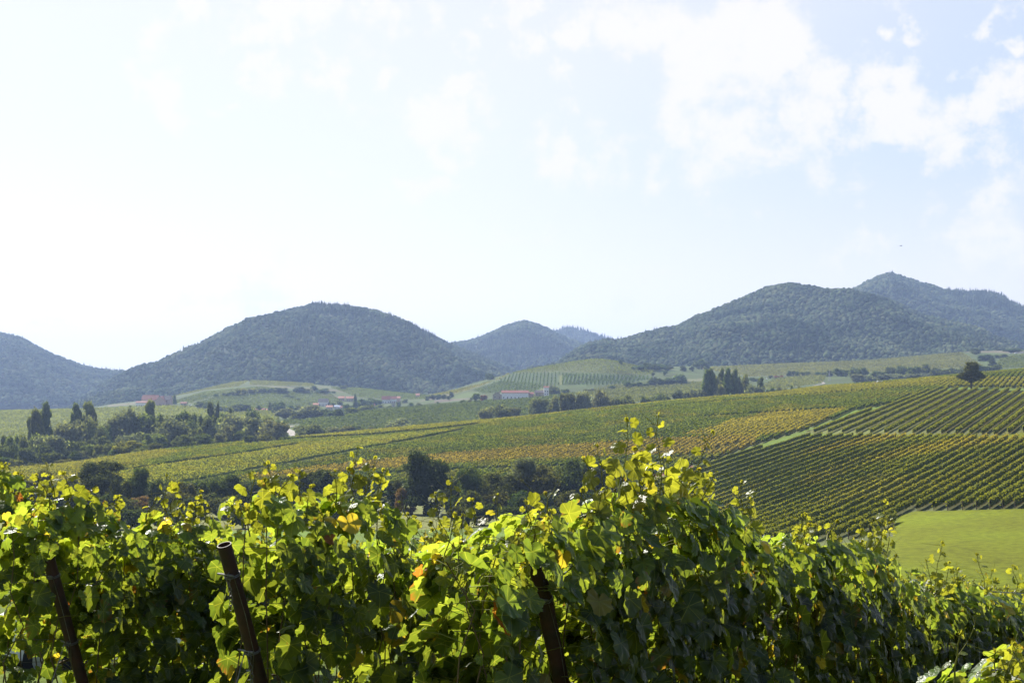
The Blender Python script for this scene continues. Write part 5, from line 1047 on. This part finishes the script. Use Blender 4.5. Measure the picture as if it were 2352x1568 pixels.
fore_row(S2, 22, [(430,1245),(500,1225),(530,1170),(600,1130),(680,1125),(715,1165),(760,1160),(800,1140),(850,1150),(895,1225),(960,1262),(1010,1240),(1060,1222),(1130,1235),(1250,1250),(1500,1275),(2400,1370)], 560,
     'middle vine row starting at the second, open-topped pipe post',
     [(575,1160,588,1088,0,.10),(640,1140,665,1092,0,.10),(690,1150,690,1080,.0,.08),(800,1170,820,1028,0,.11),(840,1160,855,1050,.0,.10),(770,1160,775,1080,.05,.09),(860,1180,880,1080,.0,.10),(820,1180,800,1075,.08,.12),(1030,1220,1040,1100,0,.10),(1010,1210,1000,1130,.05,.09),(1130,1210,1150,1135,0,.09),(560,1200,520,1150,.1,.1),(930,1220,925,1150,0,.08),(1085,1210,1090,1150,0,.09)], 32, t0=-.12, near_t=6, lowhole=.38, clear=(400,645,1225))
fore_row(S1, 22, [(0,1190),(60,1175),(110,1150),(160,1135),(210,1175),(250,1202),(300,1218),(360,1200),(400,1182),(450,1208),(520,1230),(900,1270),(2400,1370)], 760,
     'left vine row starting at the first pipe post',
     [(130,1160,112,1062,0,.10),(160,1150,150,1085,.0,.11),(110,1170,100,1090,.1,.1),(385,1190,380,1088,0,.10),(400,1190,405,1110,.05,.09),(462,1210,468,1130,0,.07),(250,1200,268,1140,0,.09),(200,1170,215,1125,0,.10),(485,1230,482,1160,0,.06),(340,1200,345,1150,0,.08)], 33, t0=-.45, near_t=6, lowhole=.44, clear=(95,235,1300))
fore_row(S0, 22, [(-300,1060),(-100,1075),(-20,1075),(20,1095),(60,1130),(100,1170),(160,1235),(400,1245),(900,1285),(2400,1370)], 560,
     'vine row behind the left one, entering at the photo\'s left edge',
     [(0,1120,8,1068,0,.11),(-20,1120,-15,1060,0,.11),(40,1150,30,1085,.05,.1),(75,1160,85,1110,0,.09)], 34, t0=-.6, near_t=5, lowhole=.47)
fore_row(S4, 14, [(1800,1560),(2250,1560),(2310,1540),(2352,1510),(2500,1470)], 420, 'vine row at the bottom right corner, only its leaf edge in view',
     [(2335,1560,2338,1480,0,.09),(2190,1600,2200,1440,.1,.05)], 35, t0=-.05, near_t=4)

# ---------------------------------------------------------------- pipe posts
def pipe_post(a, b, label, chain):
    """a: top, b: a lower point on the axis; carried on down into the ground"""
    a = Vector(a); b = Vector(b); d = (b-a).normalized(); gx_, gy_ = b.x, b.y
    e = a+d*((a.z-gz(b.x, b.y)+.3)/-d.z)
    t = empty('trellis_post', (e.x, e.y, gz(e.x, e.y)), 0, label, 'post', 'leaning pipe end posts'); org = Vector(t.location)
    x = d.cross(Vector((0,0,1))).normalized(); y = d.cross(x); n = 28; vs = []; R0, R1 = .0375, .0325
    for c, r_ in ((a, R0), (e, R0), (a, R1), (a+d*.35, R1)):
        vs += [c+(x*math.cos(2*math.pi*k/n)+y*math.sin(2*math.pi*k/n))*r_-org for k in range(n)]
    fs = []
    for k in range(n):
        j = (k+1) % n; fs += [(k, j, n+j, n+k), (2*n+k, 3*n+k, 3*n+j, 2*n+j), (k, 2*n+k, 2*n+j, j)]
    fs.append(tuple(range(3*n, 4*n))); b_ = MB(); b_.add(vs, fs); b_.obj('pipe', M_rust, t, smooth=False)
    def P(s, off=(0,0,0)): return a+d*s-org+Vector(off)
    fr = Vector((-.15,-1,0)).normalized()
    for s in (.17, .62):
        m = MB(); m.tube([P(s, -x*.085+fr*.03), P(s, x*.03+fr*.045)], .006, 8); m.obj('wire_hook', M_galv, t)
        m = MB(); ring = [P(s)+(x*math.cos(k*math.pi/8)+y*math.sin(k*math.pi/8))*.041 for k in range(17)]; m.tube(ring, .003, 6, cap=False)
        ring = [P(s+.008)+(x*math.cos(k*math.pi/8)+y*math.sin(k*math.pi/8))*.0415 for k in range(17)]; m.tube(ring, .003, 6, cap=False); m.obj('wire_band', M_galv, t)
    if chain:
        for s0, ln in chain:
            m = MB(); p = P(s0, fr*.046); k = 0; z = 0
            while z < ln:
                c = p+Vector((-.004*math.sin(k)-(d.x*-z*.35), 0, -z)); ax = Vector((1,0,0)) if k % 2 else Vector((.45,.9,0)).normalized()
                pts = [c+ax*math.cos(i*math.pi/6)*.009+Vector((0,0,1))*math.sin(i*math.pi/6)*.015 for i in range(13)]; m.tube(pts, .0022, 6, cap=False); k += 1; z += .024
            m.obj('chain', M_galv, t, smooth=True)
    m = MB(); q = [P(.19, x*.03+fr*.04), P(.4, x*.045+fr*.05), P(.62, x*.03+fr*.043), P(.8, -x*.03+fr*.06), P(1.05, -x*.2+fr*.12)]; m.tube(q, .0018, 6); m.obj('slack_wire', M_galv, t, smooth=True)
    # twisted stay wire down to the ground in front
    m = MB(); q0 = P(.62, -x*.03+fr*.05); q1 = Vector((q0.x-.28, q0.y-.30, gz(org.x-.5, org.y-.5)-org.z-.1))
    for ph in (0, math.pi): m.tube([q0.lerp(q1, i/60)+Vector((math.cos(i*.9+ph), math.sin(i*.9+ph), 0))*.003 for i in range(61)], .0022, 5)
    m.obj('stay_wire', M_galv, t)
    return t
pt = lambda px, py, Y: ((px-CX)/F*Y, Y, (HY-py)/F*Y)
pipe_post(pt(515,1250,6.62), pt(600,1568,6.86), 'open-topped brown pipe post with a hanging chain, second of three', [(.17,.19),(.63,.30)])
pipe_post(pt(106,1262,7.9), pt(190,1568,8.1), 'brown pipe post at the left with its top hidden in leaves', [(.62,.05)])
pipe_post(pt(1232,1296,5.72), pt(1290,1568,5.9), 'brown pipe post right of centre under overhanging leaves', [(.62,.05)])
HAZE = 0.98e-4

# ---------------------------------------------------------------- air
hb = MB(); hb.box(-7600, 7600, -120, 9800, -110, 335); hz = hb.obj('haze', [])
hm = bpy.data.materials.new('haze_air'); hm.use_nodes = True; t = hm.node_tree; t.nodes.clear()
ho = nd(t, 'ShaderNodeOutputMaterial'); pv = nd(t, 'ShaderNodeVolumePrincipled'); pv.inputs['Color'].default_value = (.46,.63,1,1); pv.inputs['Density'].default_value = HAZE
pv.inputs['Anisotropy'].default_value = .25
t.links.new(pv.outputs[0], ho.inputs['Volume']); hz.data.materials.append(hm); tag(hz, 'thin bluish haze filling the valley air', 'haze', kind='stuff')
